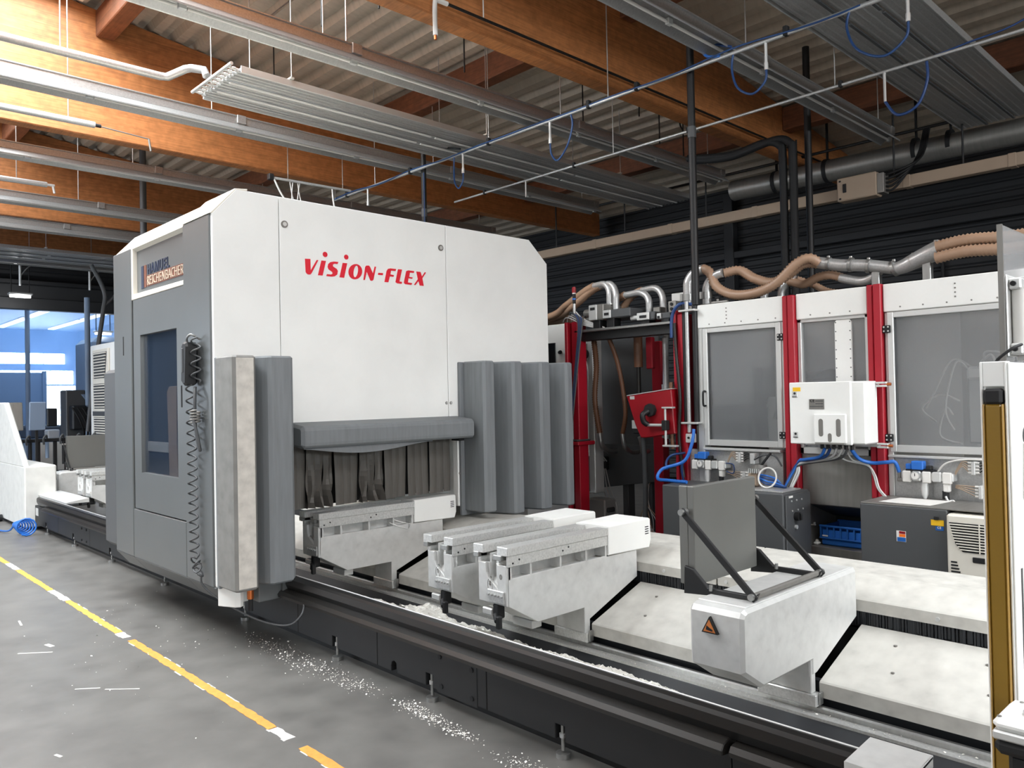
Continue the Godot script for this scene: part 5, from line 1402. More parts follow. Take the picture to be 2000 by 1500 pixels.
func cabin_hoses():
	# big suction hoses and manifold on the cabin roof
	for d in [[-4.12, 0.045, 2.78, "tall shiny bent pipe left of the black post above the cabin corner"], [-3.92, 0.04, 2.72, "lower shiny bent pipe directly behind the black post"]]:
		var x: float = d[0]
		var t := thing("pipe_elbow", d[3], "pipe", Vector3(x, 2.45, -6.2))
		var pts := [Vector3(x, 2.44, -6.2), Vector3(x, d[2] - 0.13, -6.2)]
		for k in 8:
			var a := PI / 2 * (k + 1) / 8.0
			pts.append(Vector3(x + 0.15 * (1 - cos(a)), d[2] - 0.13 + 0.13 * sin(a), -6.2 - 0.03 * sin(a)))
		part("pipe", b().tube(pts, d[1], 14), mats.galvanised, t)
		part("clamp", b().cyl(Vector3(x, 2.50, -6.2), Vector3(x, 2.56, -6.2), d[1] * 1.25, 14).bb(x - 0.08, x - 0.04, 2.50, 2.57, -6.22, -6.18, 0.004), mats.steel, t)
		part("base_ring", b().cyl(Vector3(x, 2.42, -6.2), Vector3(x, 2.45, -6.2), d[1] * 1.5, 14), mats.panel_steel, t)
	for d in [[-3.52, "shiny bent pipe standing in the middle of the cabin roof hoses"], [-3.36, "rightmost short bent pipe under the cabin roof hoses"]]:
		O = Vector3(d[0], 2.45, -6.5)
		var pts := [Vector3(d[0], 2.40, -6.5)]
		for k in 9:
			var a := PI / 2 * k / 8.0
			pts.append(Vector3(d[0] + 0.14 * (1 - cos(a)), 2.5 + 0.12 * sin(a), -6.5 - 0.02 * k / 8.0))
		single("pipe_elbow", b().tube(pts, 0.034, 12), mats.galvanised, d[1], "pipe")
	var hs := [
		[[-3.97, 2.78, -6.23, -3.90, 2.74, -6.22, -3.82, 2.60, -6.2, -3.66, 2.51, -6.2, -3.45, 2.50, -6.2, -3.25, 2.56, -6.2, -3.08, 2.70, -6.22, -2.98, 2.74, -6.25, -2.92, 2.70, -6.3], 0.042, "front ribbed brown hose sagging low over the cabin header"],
		[[-3.77, 2.72, -6.26, -3.64, 2.73, -6.3, -3.50, 2.64, -6.3, -3.33, 2.585, -6.3, -3.18, 2.64, -6.3, -3.05, 2.71, -6.3, -2.94, 2.70, -6.33], 0.042, "upper ribbed brown hose from the pipe behind the black post"],
		[[-3.38, 2.62, -6.52, -3.26, 2.60, -6.5, -3.12, 2.56, -6.45, -2.98, 2.60, -6.42, -2.86, 2.60, -6.4, -2.76, 2.56, -6.4], 0.036, "short ribbed hose leading into the low roof pipe"],
		[[-3.22, 2.62, -6.52, -3.1, 2.56, -6.6, -3.0, 2.5, -6.6, -2.9, 2.47, -6.6], 0.03, "hindmost short hose lying on the cabin roof"]]
	for h in hs:
		var pts := []
		for k in range(0, h[0].size(), 3):
			pts.append(Vector3(h[0][k], h[0][k + 1], h[0][k + 2]))
		O = pts[0]
		single("suction_hose", ribbed(pts, h[1], 0.026), mats.hose, h[2], "hose")
	var m := thing("hose_manifold", "clamped shiny manifold pipe on the cabin roof above the red columns", "pipe", Vector3(-2.5, 2.45, -6.35))
	part("main_pipe", b().tube(curve([Vector3(-2.93, 2.705, -6.32), Vector3(-2.75, 2.66, -6.32), Vector3(-2.55, 2.63, -6.32), Vector3(-2.42, 2.60, -6.32), Vector3(-2.34, 2.58, -6.32)]), 0.048, 14), mats.galvanised, m)
	part("branch_pipe", b().tube(curve([Vector3(-2.78, 2.565, -6.38), Vector3(-2.62, 2.52, -6.38), Vector3(-2.52, 2.53, -6.36), Vector3(-2.45, 2.58, -6.34)]), 0.036, 12), mats.galvanised, m)
	part("outlet_pipe", b().tube(curve([Vector3(-2.34, 2.57, -6.32), Vector3(-2.26, 2.585, -6.32), Vector3(-2.16, 2.62, -6.31), Vector3(-2.05, 2.655, -6.3), Vector3(-1.99, 2.67, -6.3)]), [0.04] + range(1, 33).map(func(i): return 0.045 + 0.0011 * i), 14), mats.galvanised, m)
	for d in [[-2.84, 2.685, 0.052], [-2.66, 2.65, 0.058], [-2.52, 2.62, 0.056], [-2.33, 2.575, 0.062], [-2.19, 2.61, 0.056], [-2.03, 2.66, 0.078]]:
		var ax := Vector3(1, -0.18 if d[0] < -2.35 else 0.35, 0).normalized() * 0.012
		var cl := part("clamp", b().cyl(Vector3(d[0], d[1], -6.31) - ax, Vector3(d[0], d[1], -6.31) + ax, d[2], 16), mats.steel, m)
		part("lever", b().bb(d[0] - 0.012, d[0] + 0.012, d[1] + d[2] - 0.01, d[1] + d[2] + 0.012, -6.32, -6.30, 0.004), mats.steel, cl)
	part("support_foot", b().bb(-2.5, -2.44, 2.40, 2.57, -6.36, -6.3, 0.004).bb(-2.12, -2.06, 2.40, 2.6, -6.34, -6.28, 0.004), mats.steel, m)
	for d in [[2.685, -6.24, "upper long brown hose leaving the manifold towards the acrylic guard"], [2.60, -6.22, "lower long brown hose leaving the manifold towards the acrylic guard"]]:
		O = Vector3(-1.98, d[0], d[1])
		single("suction_hose", ribbed([Vector3(-2.0, d[0], d[1]), Vector3(-1.8, d[0] + 0.02, d[1]), Vector3(-1.5, d[0] + 0.0, d[1]), Vector3(-1.2, d[0] + 0.02, d[1]), Vector3(-0.9, d[0] + 0.10, d[1]), Vector3(-0.4, d[0] + 0.22, d[1])], 0.043, 0.026), mats.hose, d[2], "hose")
	var fv := thing("valve_fitting", "small cluster of pipe fittings on the cabin roof beside the black post", "valve", Vector3(-3.75, 2.42, -6.15))
	part("pipe", b().cyl(Vector3(-3.84, 2.45, -6.15), Vector3(-3.68, 2.45, -6.15), 0.014, 8).cyl(Vector3(-3.78, 2.42, -6.15), Vector3(-3.78, 2.49, -6.15), 0.012, 8), mats.panel_steel, fv)
	part("knob", b().bb(-3.80, -3.76, 2.48, 2.50, -6.17, -6.13, 0.006), mats.rubber, fv)

# ============================================ under the roof ===============================================
func hanger(t: Node, x: float, y: float, z: float):
	part("hanger", b().cyl(Vector3(x, y, z), Vector3(x, roof_y(z) - 0.01, z), 0.006, 6), mats.galvanised, t)

func light_line(x: float, label: String):
	var y := 4.62
	var t := thing("strip_light", label, "strip light", Vector3(x, y, -3.5), "")
	var z0 := 2.2
	var z1 := -9.85
	part("trunking", b().prism(P([x - 0.036, y + 0.075, x + 0.036, y + 0.075, x + 0.036, y + 0.15, x + 0.05, y + 0.155, x + 0.05, y + 0.165, x - 0.05, y + 0.165, x - 0.05, y + 0.155, x - 0.036, y + 0.15]), z1, z0, 2, 0.003), mats.lamp_metal, t)
	part("reflector", b().prism(P([x - 0.115, y, x - 0.04, y + 0.072, x + 0.04, y + 0.072, x + 0.115, y, x + 0.112, y - 0.012, x + 0.104, y - 0.008, x + 0.03, y + 0.06, x - 0.03, y + 0.06, x - 0.104, y - 0.008, x - 0.112, y - 0.012]), z1, z0, 2), mats.lamp_metal, t)
	var z := z0
	var k := 0
	while z - 1.5 > z1:
		part("tube", b().cyl(Vector3(x, y + 0.018, z - 0.04), Vector3(x, y + 0.018, z - 1.46), 0.013, 8), mats.line_white, t)
		part("socket", b().bb(x - 0.02, x + 0.02, y + 0.0, y + 0.05, z - 1.53, z - 1.47, 0.004), mats.frame, t)
		if k % 2 == 1:
			part("joint_sleeve", b().bb(x - 0.056, x + 0.056, y + 0.08, y + 0.172, z - 1.56, z - 1.46, 0.004), mats.lamp_metal, t)
			hanger(t, x, y + 0.135, z - 1.2)
		k += 1
		z -= 1.5

func radiant(x0: float, x1: float, z0: float, z1: float, label: String, ragged: bool):
	var y := 4.68
	var t := thing("radiant_panel", label, "ceiling heater", Vector3((x0 + x1) / 2, y, (z0 + z1) / 2))
	var w := (x1 - x0) / 3.0
	for k in 3:
		var a := x0 + w * k + 0.008
		var c := x0 + w * (k + 1) - 0.008
		var pn := part("heating_strip", b().bb(a, c, y, y + 0.03, z0, z1, 0.004), mats.galvanised, t)
		for j in 4:
			var px := lerpf(a, c, (j + 0.5) / 4.0)
			part("pipe", b().cyl(Vector3(px, y + 0.004, z0 + 0.03), Vector3(px, y + 0.004, z1), 0.014, 6), mats.galvanised, pn)
		if k > 0:
			for j in 3:
				var za := lerpf(z0, z1, j / 3.0) - 0.02
				part("joint_strip", b().bb(a - 0.022, a + 0.006, y - 0.03, y - 0.016, za, lerpf(z0, z1, (j + 1) / 3.0) + 0.04, 0.003), mats.line_white if not ragged else mats.cabinet, t)
	for xe in [x0 - 0.012, x1]:
		part("edge_strip", b().bb(xe, xe + 0.012, y - 0.02, y + 0.045, z0, z1, 0.003), mats.frame if not ragged else mats.galvanised, t)  # pale strips added to imitate the highlight along the panel edges
	part("header_pipe", b().cyl(Vector3(x0 - 0.02, y + 0.03, z0 + 0.10), Vector3(x1 + 0.04, y + 0.03, z0 + 0.10), 0.016, 8), mats.frame, t)
	for j in 10:
		var px := lerpf(x0 + 0.04, x1 - 0.04, j / 9.0)
		part("stub", b().cyl(Vector3(px, y + 0.02, z0 + 0.10), Vector3(px, y + 0.02, z0 - 0.02), 0.011, 6).cyl(Vector3(px, y + 0.02, z0 + 0.06), Vector3(px, y + 0.02, z0 + 0.03), 0.017, 6), mats.frame, t)
	for z in [z0 - 0.5, z0 - 3.0, z0 - 5.5]:
		part("carrier", b().bb(x0 - 0.04, x1 + 0.04, y + 0.045, y + 0.065, z - 0.02, z + 0.02, 0.004), mats.frame, t)
		hanger(t, x0 - 0.02, y + 0.05, z)
		hanger(t, x1 + 0.02, y + 0.05, z)

func ceiling_things():
	var names := ["long strip light right of the big roof beam, ending above the junction box", "long strip light crossing the middle, left of the big brown beam", "long bright strip light in front of the lit orange beam, left of the first heater", "strip light just behind the lit orange beam, above the grey roof post", "strip light between the second and third roof beams at the upper left", "strip light before the third roof beam at far left", "farthest strip light, below the far grey radiant panel"]
	var xs := [-3.64, -5.94, -8.26, -10.75, -13.2, -15.1, -18.86]
	for i in 7:
		light_line(xs[i], names[i])
	radiant(-7.68, -6.84, -3.17, -10.5, "grey radiant heater panel with white joint strips and a comb of pipe ends", false)
	radiant(-2.96, -2.15, 1.0, -10.2, "dark grey radiant heater panel overhead at the upper right", true)
	radiant(-18.6, -17.3, -1.0, -10.5, "distant grey radiant heater panel at the far left below the roof beams", true)
	# heating supply pipes
	O = Vector3(-7.3, 4.6, -1.0)
	var p1 := thing("supply_pipe", "thick bare supply pipe with an offset bend feeding the nearest radiant panel", "pipe", O)
	part("pipe", b().tube([Vector3(-7.708, 4.756, 2.000), Vector3(-7.624, 4.756, -2.738), Vector3(-7.613, 4.762, -2.801), Vector3(-7.497, 4.835, -2.927), Vector3(-7.466, 4.846, -2.969), Vector3(-7.371, 4.820, -3.054), Vector3(-7.339, 4.756, -3.064)], 0.038, 12), mats.galvanised, p1)
	hanger(p1, -7.66, 4.78, -1.9)
	hanger(p1, -7.69, 4.78, 0.4)
	O = Vector3(-9.0, 4.6, -1.0)
	var p2 := thing("supply_pipe", "silver pipe beside the lit beam ending in a thin threaded rod", "pipe", O)
	part("pipe", b().cyl(Vector3(-9.02, 4.6, 2.0), Vector3(-8.96, 4.6, -2.54), 0.034, 12), mats.galvanised, p2)
	part("end_rod", b().cyl(Vector3(-8.96, 4.6, -2.54), Vector3(-9.0, 4.58, -3.1), 0.007, 6).cyl(Vector3(-9.0, 4.58, -3.1), Vector3(-9.0, 4.45, -3.12), 0.012, 6), mats.panel_steel, p2)
	part("collar", b().cyl(Vector3(-8.96, 4.6, -2.54), Vector3(-8.96, 4.6, -2.60), 0.02, 8), mats.rubber, p2)
	hanger(p2, -9.0, 4.62, -2.3)
	O = Vector3(-11.85, 4.6, -1.0)
	var p3 := thing("supply_pipe", "short silver pipe end seen under the second roof beam at upper left", "pipe", O)
	part("pipe", b().cyl(Vector3(-11.9, 4.6, 2.0), Vector3(-11.8, 4.6, -2.75), 0.036, 12), mats.galvanised, p3)
	part("end_piece", b().cyl(Vector3(-11.8, 4.6, -2.75), Vector3(-11.8, 4.6, -2.84), 0.018, 8).cyl(Vector3(-11.8, 4.6, -2.82), Vector3(-11.8, 4.5, -2.84), 0.016, 8), mats.frame, p3)
	hanger(p3, -11.8, 4.62, -2.4)
	# pipe along the big beam with a white bend
	var bp := thing("conduit", "thin dark conduit along the big brown beam with a white elbow turned down", "pipe", Vector3(-4.98, 4.9, -6))
	part("run", b().cyl(Vector3(-4.985, 4.9, -4.03), Vector3(-4.985, 4.9, -11.5), 0.013, 8), mats.bronze_black, bp)
	part("elbow", b().tube(curve([Vector3(-4.985, 4.9, -4.1), Vector3(-4.985, 4.895, -4.0), Vector3(-4.985, 4.86, -3.97), Vector3(-4.985, 4.6, -3.97)], 6), 0.02, 10), mats.line_white, bp)
	part("copper_end", b().cyl(Vector3(-4.985, 4.6, -3.97), Vector3(-4.985, 4.565, -3.97), 0.012, 8), mats.copper, bp)
	part("clip", b().cyl(Vector3(-4.985, 4.9, -4.5), Vector3(-4.985, 5.3, -4.5), 0.006, 6), mats.frame, bp)
	# compressed air rails with hose drops
	var r1 := thing("air_rail", "bright air pipe with blue lines running across under the beams, with drops", "pipe", Vector3(-5, 4.54, -6))
	part("rail", b().cyl(Vector3(-9.95, 4.545, -6.0), Vector3(-0.5, 4.535, -6.0), 0.018, 10), mats.galvanised, r1)
	var wob := []
	for k in 48:
		var f := k / 47.0
		wob.append(Vector3(lerpf(-9.9, -2.4, f), 4.545 + 0.02 * sin(f * 31.0) * (0.4 + 0.6 * sin(f * 9.0)), -5.975 + 0.01 * sin(f * 17.0)))
	part("blue_line", b().tube(wob, 0.008, 6), mats.blue_mid, r1)
	for x in [-9.6, -8.1, -6.6, -5.1, -4.5, -3.0]:
		part("clip", b().bb(x - 0.02, x + 0.02, 4.52, 4.60, -6.025, -5.975, 0.006), mats.rubber, r1)
	for d in [[-8.9, 5.5], [-6.6, 5.9], [-4.85, 5.8], [-1.95, 5.9]]:
		part("hanger", b().cyl(Vector3(d[0], 4.55, -6.0), Vector3(d[0], roof_y(-6.0), -6.0), 0.006, 6), mats.galvanised, r1)
	var drops := [[-9.08, 0.0, 0.0], [-7.06, -0.16, 0.42], [-5.64, 0.30, 0.52], [-3.18, -0.30, 0.42], [-2.07, -0.42, 0.50]]
	for d in drops:
		var x: float = d[0]
		part("drop_pipe", b().cyl(Vector3(x, 4.54, -6.0), Vector3(x, 4.30, -6.0), 0.013, 8).cyl(Vector3(x, 4.36, -6.0), Vector3(x, 4.30, -6.0), 0.018, 8), mats.frame, r1)
		if d[1] != 0.0:
			part("hose_loop", b().tube(curve([Vector3(x + d[1], 4.53, -6.0), Vector3(x + d[1] * 1.05, 4.40, -6.0), Vector3(x + d[1] * 0.85, 4.30 - d[2] * 0.18, -5.98), Vector3(x + d[1] * 0.4, 4.30 - d[2] * 0.40, -5.98), Vector3(x + d[1] * 0.05, 4.30 - d[2] * 0.22, -6.0), Vector3(x, 4.30, -6.0)], 7), 0.010, 7), mats.blue_mid, r1)
	# short pipe with loose wires behind the gantry
	var hw := thing("wire_drop", "loose pale wires hanging from a short pipe above the back of the gantry", "cable", Vector3(-8.3, 4.2, -4.7))
	part("pipe", b().cyl(Vector3(-8.31, 4.2, -4.2), Vector3(-8.25, 4.2, -5.2), 0.016, 8), mats.galvanised, hw)
	part("bracket", b().bb(-8.34, -8.28, 4.17, 4.24, -4.22, -4.16, 0.006), mats.black, hw)
	part("hanger", b().cyl(Vector3(-8.3, 4.2, -4.4), Vector3(-8.3, 4.608, -4.4), 0.005, 6), mats.panel_steel, hw)
	part("hanger", b().cyl(Vector3(-8.26, 4.2, -5.1), Vector3(-8.26, 4.66, -5.1), 0.005, 6), mats.panel_steel, hw)
	for d in [[-4.22, -0.22, 0.012], [-4.42, -0.05, 0.006], [-4.46, 0.08, 0.006], [-4.52, -0.04, 0.006], [-4.55, 0.12, 0.006], [-4.98, 0.0, 0.012]]:
		part("wire", b().tube(curve([Vector3(-8.3, 4.2, d[0]), Vector3(-8.28, 4.05, d[0] + d[1] * 0.3), Vector3(-8.22, 3.85, d[0] + d[1] * 0.7), Vector3(-8.1, 3.5, d[0] + d[1])], 5), d[2], 5), mats.frame, hw)
	var r2 := thing("air_rail", "thinner bare air pipe running across behind the blue lined one", "pipe", Vector3(-4, 4.38, -7))
	part("rail", b().cyl(Vector3(-8.43, 4.38, -7.0), Vector3(-0.5, 4.38, -7.0), 0.014, 8), mats.galvanised, r2)
	for x in [-7.8, -6.2, -4.6, -3.0, -1.2]:
		part("clip", b().bb(x - 0.015, x + 0.015, 4.36, 4.42, -7.02, -6.98, 0.004), mats.rubber, r2)
	for x in [-5.6, -3.05, -1.3]:
		part("hanger", b().cyl(Vector3(x, 4.38, -7.0), Vector3(x, roof_y(-7.0), -7.0), 0.005, 6), mats.galvanised, r2)
	part("drop_pipe", b().cyl(Vector3(-7.02, 4.38, -7), Vector3(-7.02, 4.17, -7), 0.01, 8), mats.frame, r2)
	part("drop_pipe", b().cyl(Vector3(-2.62, 4.38, -7), Vector3(-2.62, 4.12, -7), 0.012, 8), mats.frame, r2)
	part("hose_loop", b().tube(curve([Vector3(-2.28, 4.36, -7), Vector3(-2.28, 4.2, -7), Vector3(-2.36, 4.02, -7), Vector3(-2.52, 3.98, -7), Vector3(-2.62, 4.12, -7)], 7), 0.012, 7), mats.blue_dark, r2)
	part("slack_line", b().tube(curve([Vector3(-2.28, 4.38, -7), Vector3(-2.0, 4.43, -7.05), Vector3(-1.6, 4.5, -7.1), Vector3(-1.2, 4.8, -7.2)], 6), 0.008, 6), mats.blue_dark, r2)
	# posts
	for d in [[-3.96, -6.08, 2.44, 4.97, "tall black post rising from the cabin corner past the air pipes"], [-7.93, -6.08, 0.0, 4.95, "black post with a blue line rising behind the gantry"]]:
		var p := thing("service_post", d[4], "post", Vector3(d[0], d[2], d[1]))
		part("post", b().cyl(Vector3(d[0], d[2], d[1]), Vector3(d[0], d[3], d[1]), 0.034, 14), mats.black, p)
		part("sleeve", b().cyl(Vector3(d[0], 3.95, d[1]), Vector3(d[0], 4.05, d[1]), 0.039, 14), mats.cabinet, p)
		part("cap", b().cyl(Vector3(d[0], d[3], d[1]), Vector3(d[0], d[3] + 0.02, d[1]), 0.036, 14), mats.rubber, p)
		var dx := 0.42 if d[0] > -5 else 0.75
		part("air_line", b().tube(curve([Vector3(d[0] + 0.03, d[3] - 0.02, d[1]), Vector3(d[0] + 0.1, d[3] - 0.06, d[1]), Vector3(d[0] + dx * 0.6, 4.72, -6.03), Vector3(d[0] + dx * 1.1, 4.60, -6.0)], 6), 0.012, 6), mats.blue_dark if d[0] > -5 else mats.rubber, p)
		if d[0] > -5:
			part("air_line", b().tube(curve([Vector3(d[0] + 0.05, d[3] - 0.05, d[1] + 0.05), Vector3(d[0] + 0.15, 4.75, -6.0), Vector3(d[0] + 0.22, 4.60, -5.99), Vector3(d[0] + 0.36, 4.55, -5.98)], 6), 0.013, 6), mats.blue, p)
		else:
			part("air_line", b().cyl(Vector3(d[0] + 0.045, 2.5, d[1] + 0.03), Vector3(d[0] + 0.045, 4.5, d[1] + 0.03), 0.006, 6), mats.blue_mid, p)
	O = Vector3(-14.1, 0, -4.75)
	var sp := thing("roof_post", "slim dark round post from floor to roof seen left of the gantry", "post", O)
	part("post", b().cyl(Vector3(-14.1, 0.02, -4.75), Vector3(-14.1, roof_y(-4.75), -4.75), 0.055, 14), mats.cabinet, sp)
	part("base_plate", b().bb(-14.28, -13.92, 0.0, 0.02, -4.93, -4.57), mats.cabinet, sp)
	# black dust pipes with bends near the wall
	var dp := thing("dust_pipe", "twin black pipes bending down from the roof in front of the dark wall", "pipe", Vector3(-4.3, 2.5, -8.5))
	for j in 2:
		part("pipe", b().tube(curve([Vector3(-5.6 + 0.1 * j, 4.62 - 0.05 * j, -8.5), Vector3(-5.0, 4.52 - 0.02 * j, -8.5), Vector3(-4.55 + 0.12 * j, 4.56 + 0.0 * j, -8.5), Vector3(-4.36 + 0.12 * j, 4.48, -8.5), Vector3(-4.33 + 0.12 * j, 4.3, -8.5), Vector3(-4.33 + 0.12 * j, 3.0, -8.5), Vector3(-4.33 + 0.12 * j, 0.0, -8.5)], 6), 0.045, 12), mats.rubber, dp)
	O = Vector3(-4.15, 0, -8.7)
	single("service_post", b().cyl(Vector3(-4.12, 0, -8.7), Vector3(-4.12, 5.6, -8.7), 0.04, 14), mats.black, "single black post right of the twin bent pipes", "post")
	# duct and trunking at the back wall
	var du := thing("ventilation_duct", "dark round ventilation duct with strap rings along the back wall", "duct", Vector3(-4, 4.65, -10.6))
	part("duct", b().cyl(Vector3(-6.2, 4.68, -10.6), Vector3(-0.5, 4.58, -10.6), 0.15, 18), mats.panel_steel, du)
	for x in [-5.5, -4.75, -3.6, -3.2, -1.9]:
		part("strap", b().cyl(Vector3(x - 0.025, 4.66, -10.6), Vector3(x + 0.025, 4.66, -10.6), 0.165, 18).bb(x - 0.01, x + 0.01, 4.8, roof_y(-10.6), -10.62, -10.58), mats.rubber, du)
	part("upper_pipe", b().cyl(Vector3(-9, 4.92, -10.45), Vector3(-0.5, 4.86, -10.45), 0.02, 8), mats.black, du)
	var tk := thing("cable_trunking", "beige cable trunking running level along the back of the hall", "cable trunking", Vector3(-5, 4.1, -10))
	var cuts := [-9.9, -8.4, -6.9, -5.5, -4.26, -3.5, -2.4, -0.5]
	for i in cuts.size() - 1:
		part("trunking", b().bb(cuts[i] + 0.004, cuts[i + 1] - 0.004, 4.07, 4.21, -10.06, -9.94, 0.008), mats.beige, tk)
		part("joint_cover", b().bb(cuts[i + 1] - 0.04, cuts[i + 1] + 0.04, 4.065, 4.215, -10.065, -9.935, 0.004), mats.beige, tk)
		part("bracket", b().cyl(Vector3(cuts[i] + 0.6, 4.2, -10.0), Vector3(cuts[i] + 0.6, 5.0, -10.0), 0.012, 6), mats.black, tk)
	var jb := thing("junction_box", "beige junction box hung on the trunking with black cables leaving its right side", "junction box", Vector3(-4.0, 4.0, -9.85))
	part("box", b().bb(-4.26, -3.78, 4.0, 4.29, -9.93, -9.75, 0.012), mats.beige, jb)
	part("side_plate", b().bb(-3.78, -3.70, 4.02, 4.26, -9.93, -9.77, 0.004), mats.panel_steel, jb)
	part("handle", b().bb(-4.185, -4.14, 4.10, 4.21, -9.75, -9.74, 0.004), mats.rubber, jb)
	for d in [[-4.22, 4.25], [-4.22, 4.03]]:
		part("catch", b().bb(d[0] - 0.012, d[0] + 0.012, d[1] - 0.01, d[1] + 0.01, -9.75, -9.743), mats.rubber, jb)
	for j in 5:
		part("cable", b().tube(curve([Vector3(-3.72, 4.06 + 0.045 * j, -9.84), Vector3(-3.62, 4.05 + 0.05 * j, -9.84), Vector3(-3.50 + 0.02 * j, 4.2 + 0.03 * j, -9.9), Vector3(-3.45 + 0.015 * j, 4.5, -10.2), Vector3(-3.44 + 0.015 * j, 4.85, -10.4)], 6), 0.014, 6), mats.rubber, jb)
	# threaded rods and hooks left hanging from the roof
	var rods := [[-6.28, -3.69, 5.05], [-6.05, -3.8, 4.65], [-5.75, -3.95, 5.1], [-6.3, -5.4, 5.1], [-6.3, -7.3, 5.0], [-6.1, -8.6, 4.95], [-5.9, -7.9, 5.1], [-6.2, -9.3, 4.9], [-8.6, -4.4, 5.3]]
	for i in rods.size():
		var d: Array = rods[i]
		var t := thing("hanging_rod", ["dark hooked rod hanging left of the others under the roof sheets", "bright chain-like rod hanging just right of the hooked rod", "rod with a white bracket at its head beside the big beam", "dark rod hanging in the second roof bay beside the heater", "dark rod seen between the air pipe and the crossing strip light", "dark rod hanging nearest the big beam's far end", "dark rod just above the blue hose loop", "last dark rod before the black post", "short rod hanging before the lit beam"][i], "hanging rod", Vector3(d[0], d[2], d[1]))
		part("rod", b().cyl(Vector3(d[0], d[2], d[1]), Vector3(d[0], roof_y(d[1]), d[1]), 0.009, 6), mats.black if i != 1 else mats.galvanised, t)
		part("hook", b().tube(curve([Vector3(d[0], roof_y(d[1]) - 0.25, d[1]), Vector3(d[0] - 0.04, roof_y(d[1]) - 0.18, d[1]), Vector3(d[0] - 0.05, roof_y(d[1]) - 0.1, d[1])], 4), 0.011, 6), mats.black, t)
	O = Vector3(-7.0, roof_y(-4.6), -4.6)
	var rs := thing("roof_sensor", "small pale sensor with a wire fixed under the roof sheets", "sensor", Vector3(-7.0, roof_y(-4.6), -4.6))
	part("body", b().cyl(Vector3(-7.15, roof_y(-4.3) - 0.08, -4.3), Vector3(-7.15, roof_y(-4.3) - 0.01, -4.3), 0.055, 12), mats.beige, rs)
	part("wire", b().cyl(Vector3(-7.15, roof_y(-4.3) - 0.015, -4.3), Vector3(-8.8, roof_y(-4.3) - 0.015, -4.3), 0.008, 6), mats.panel_steel, rs)

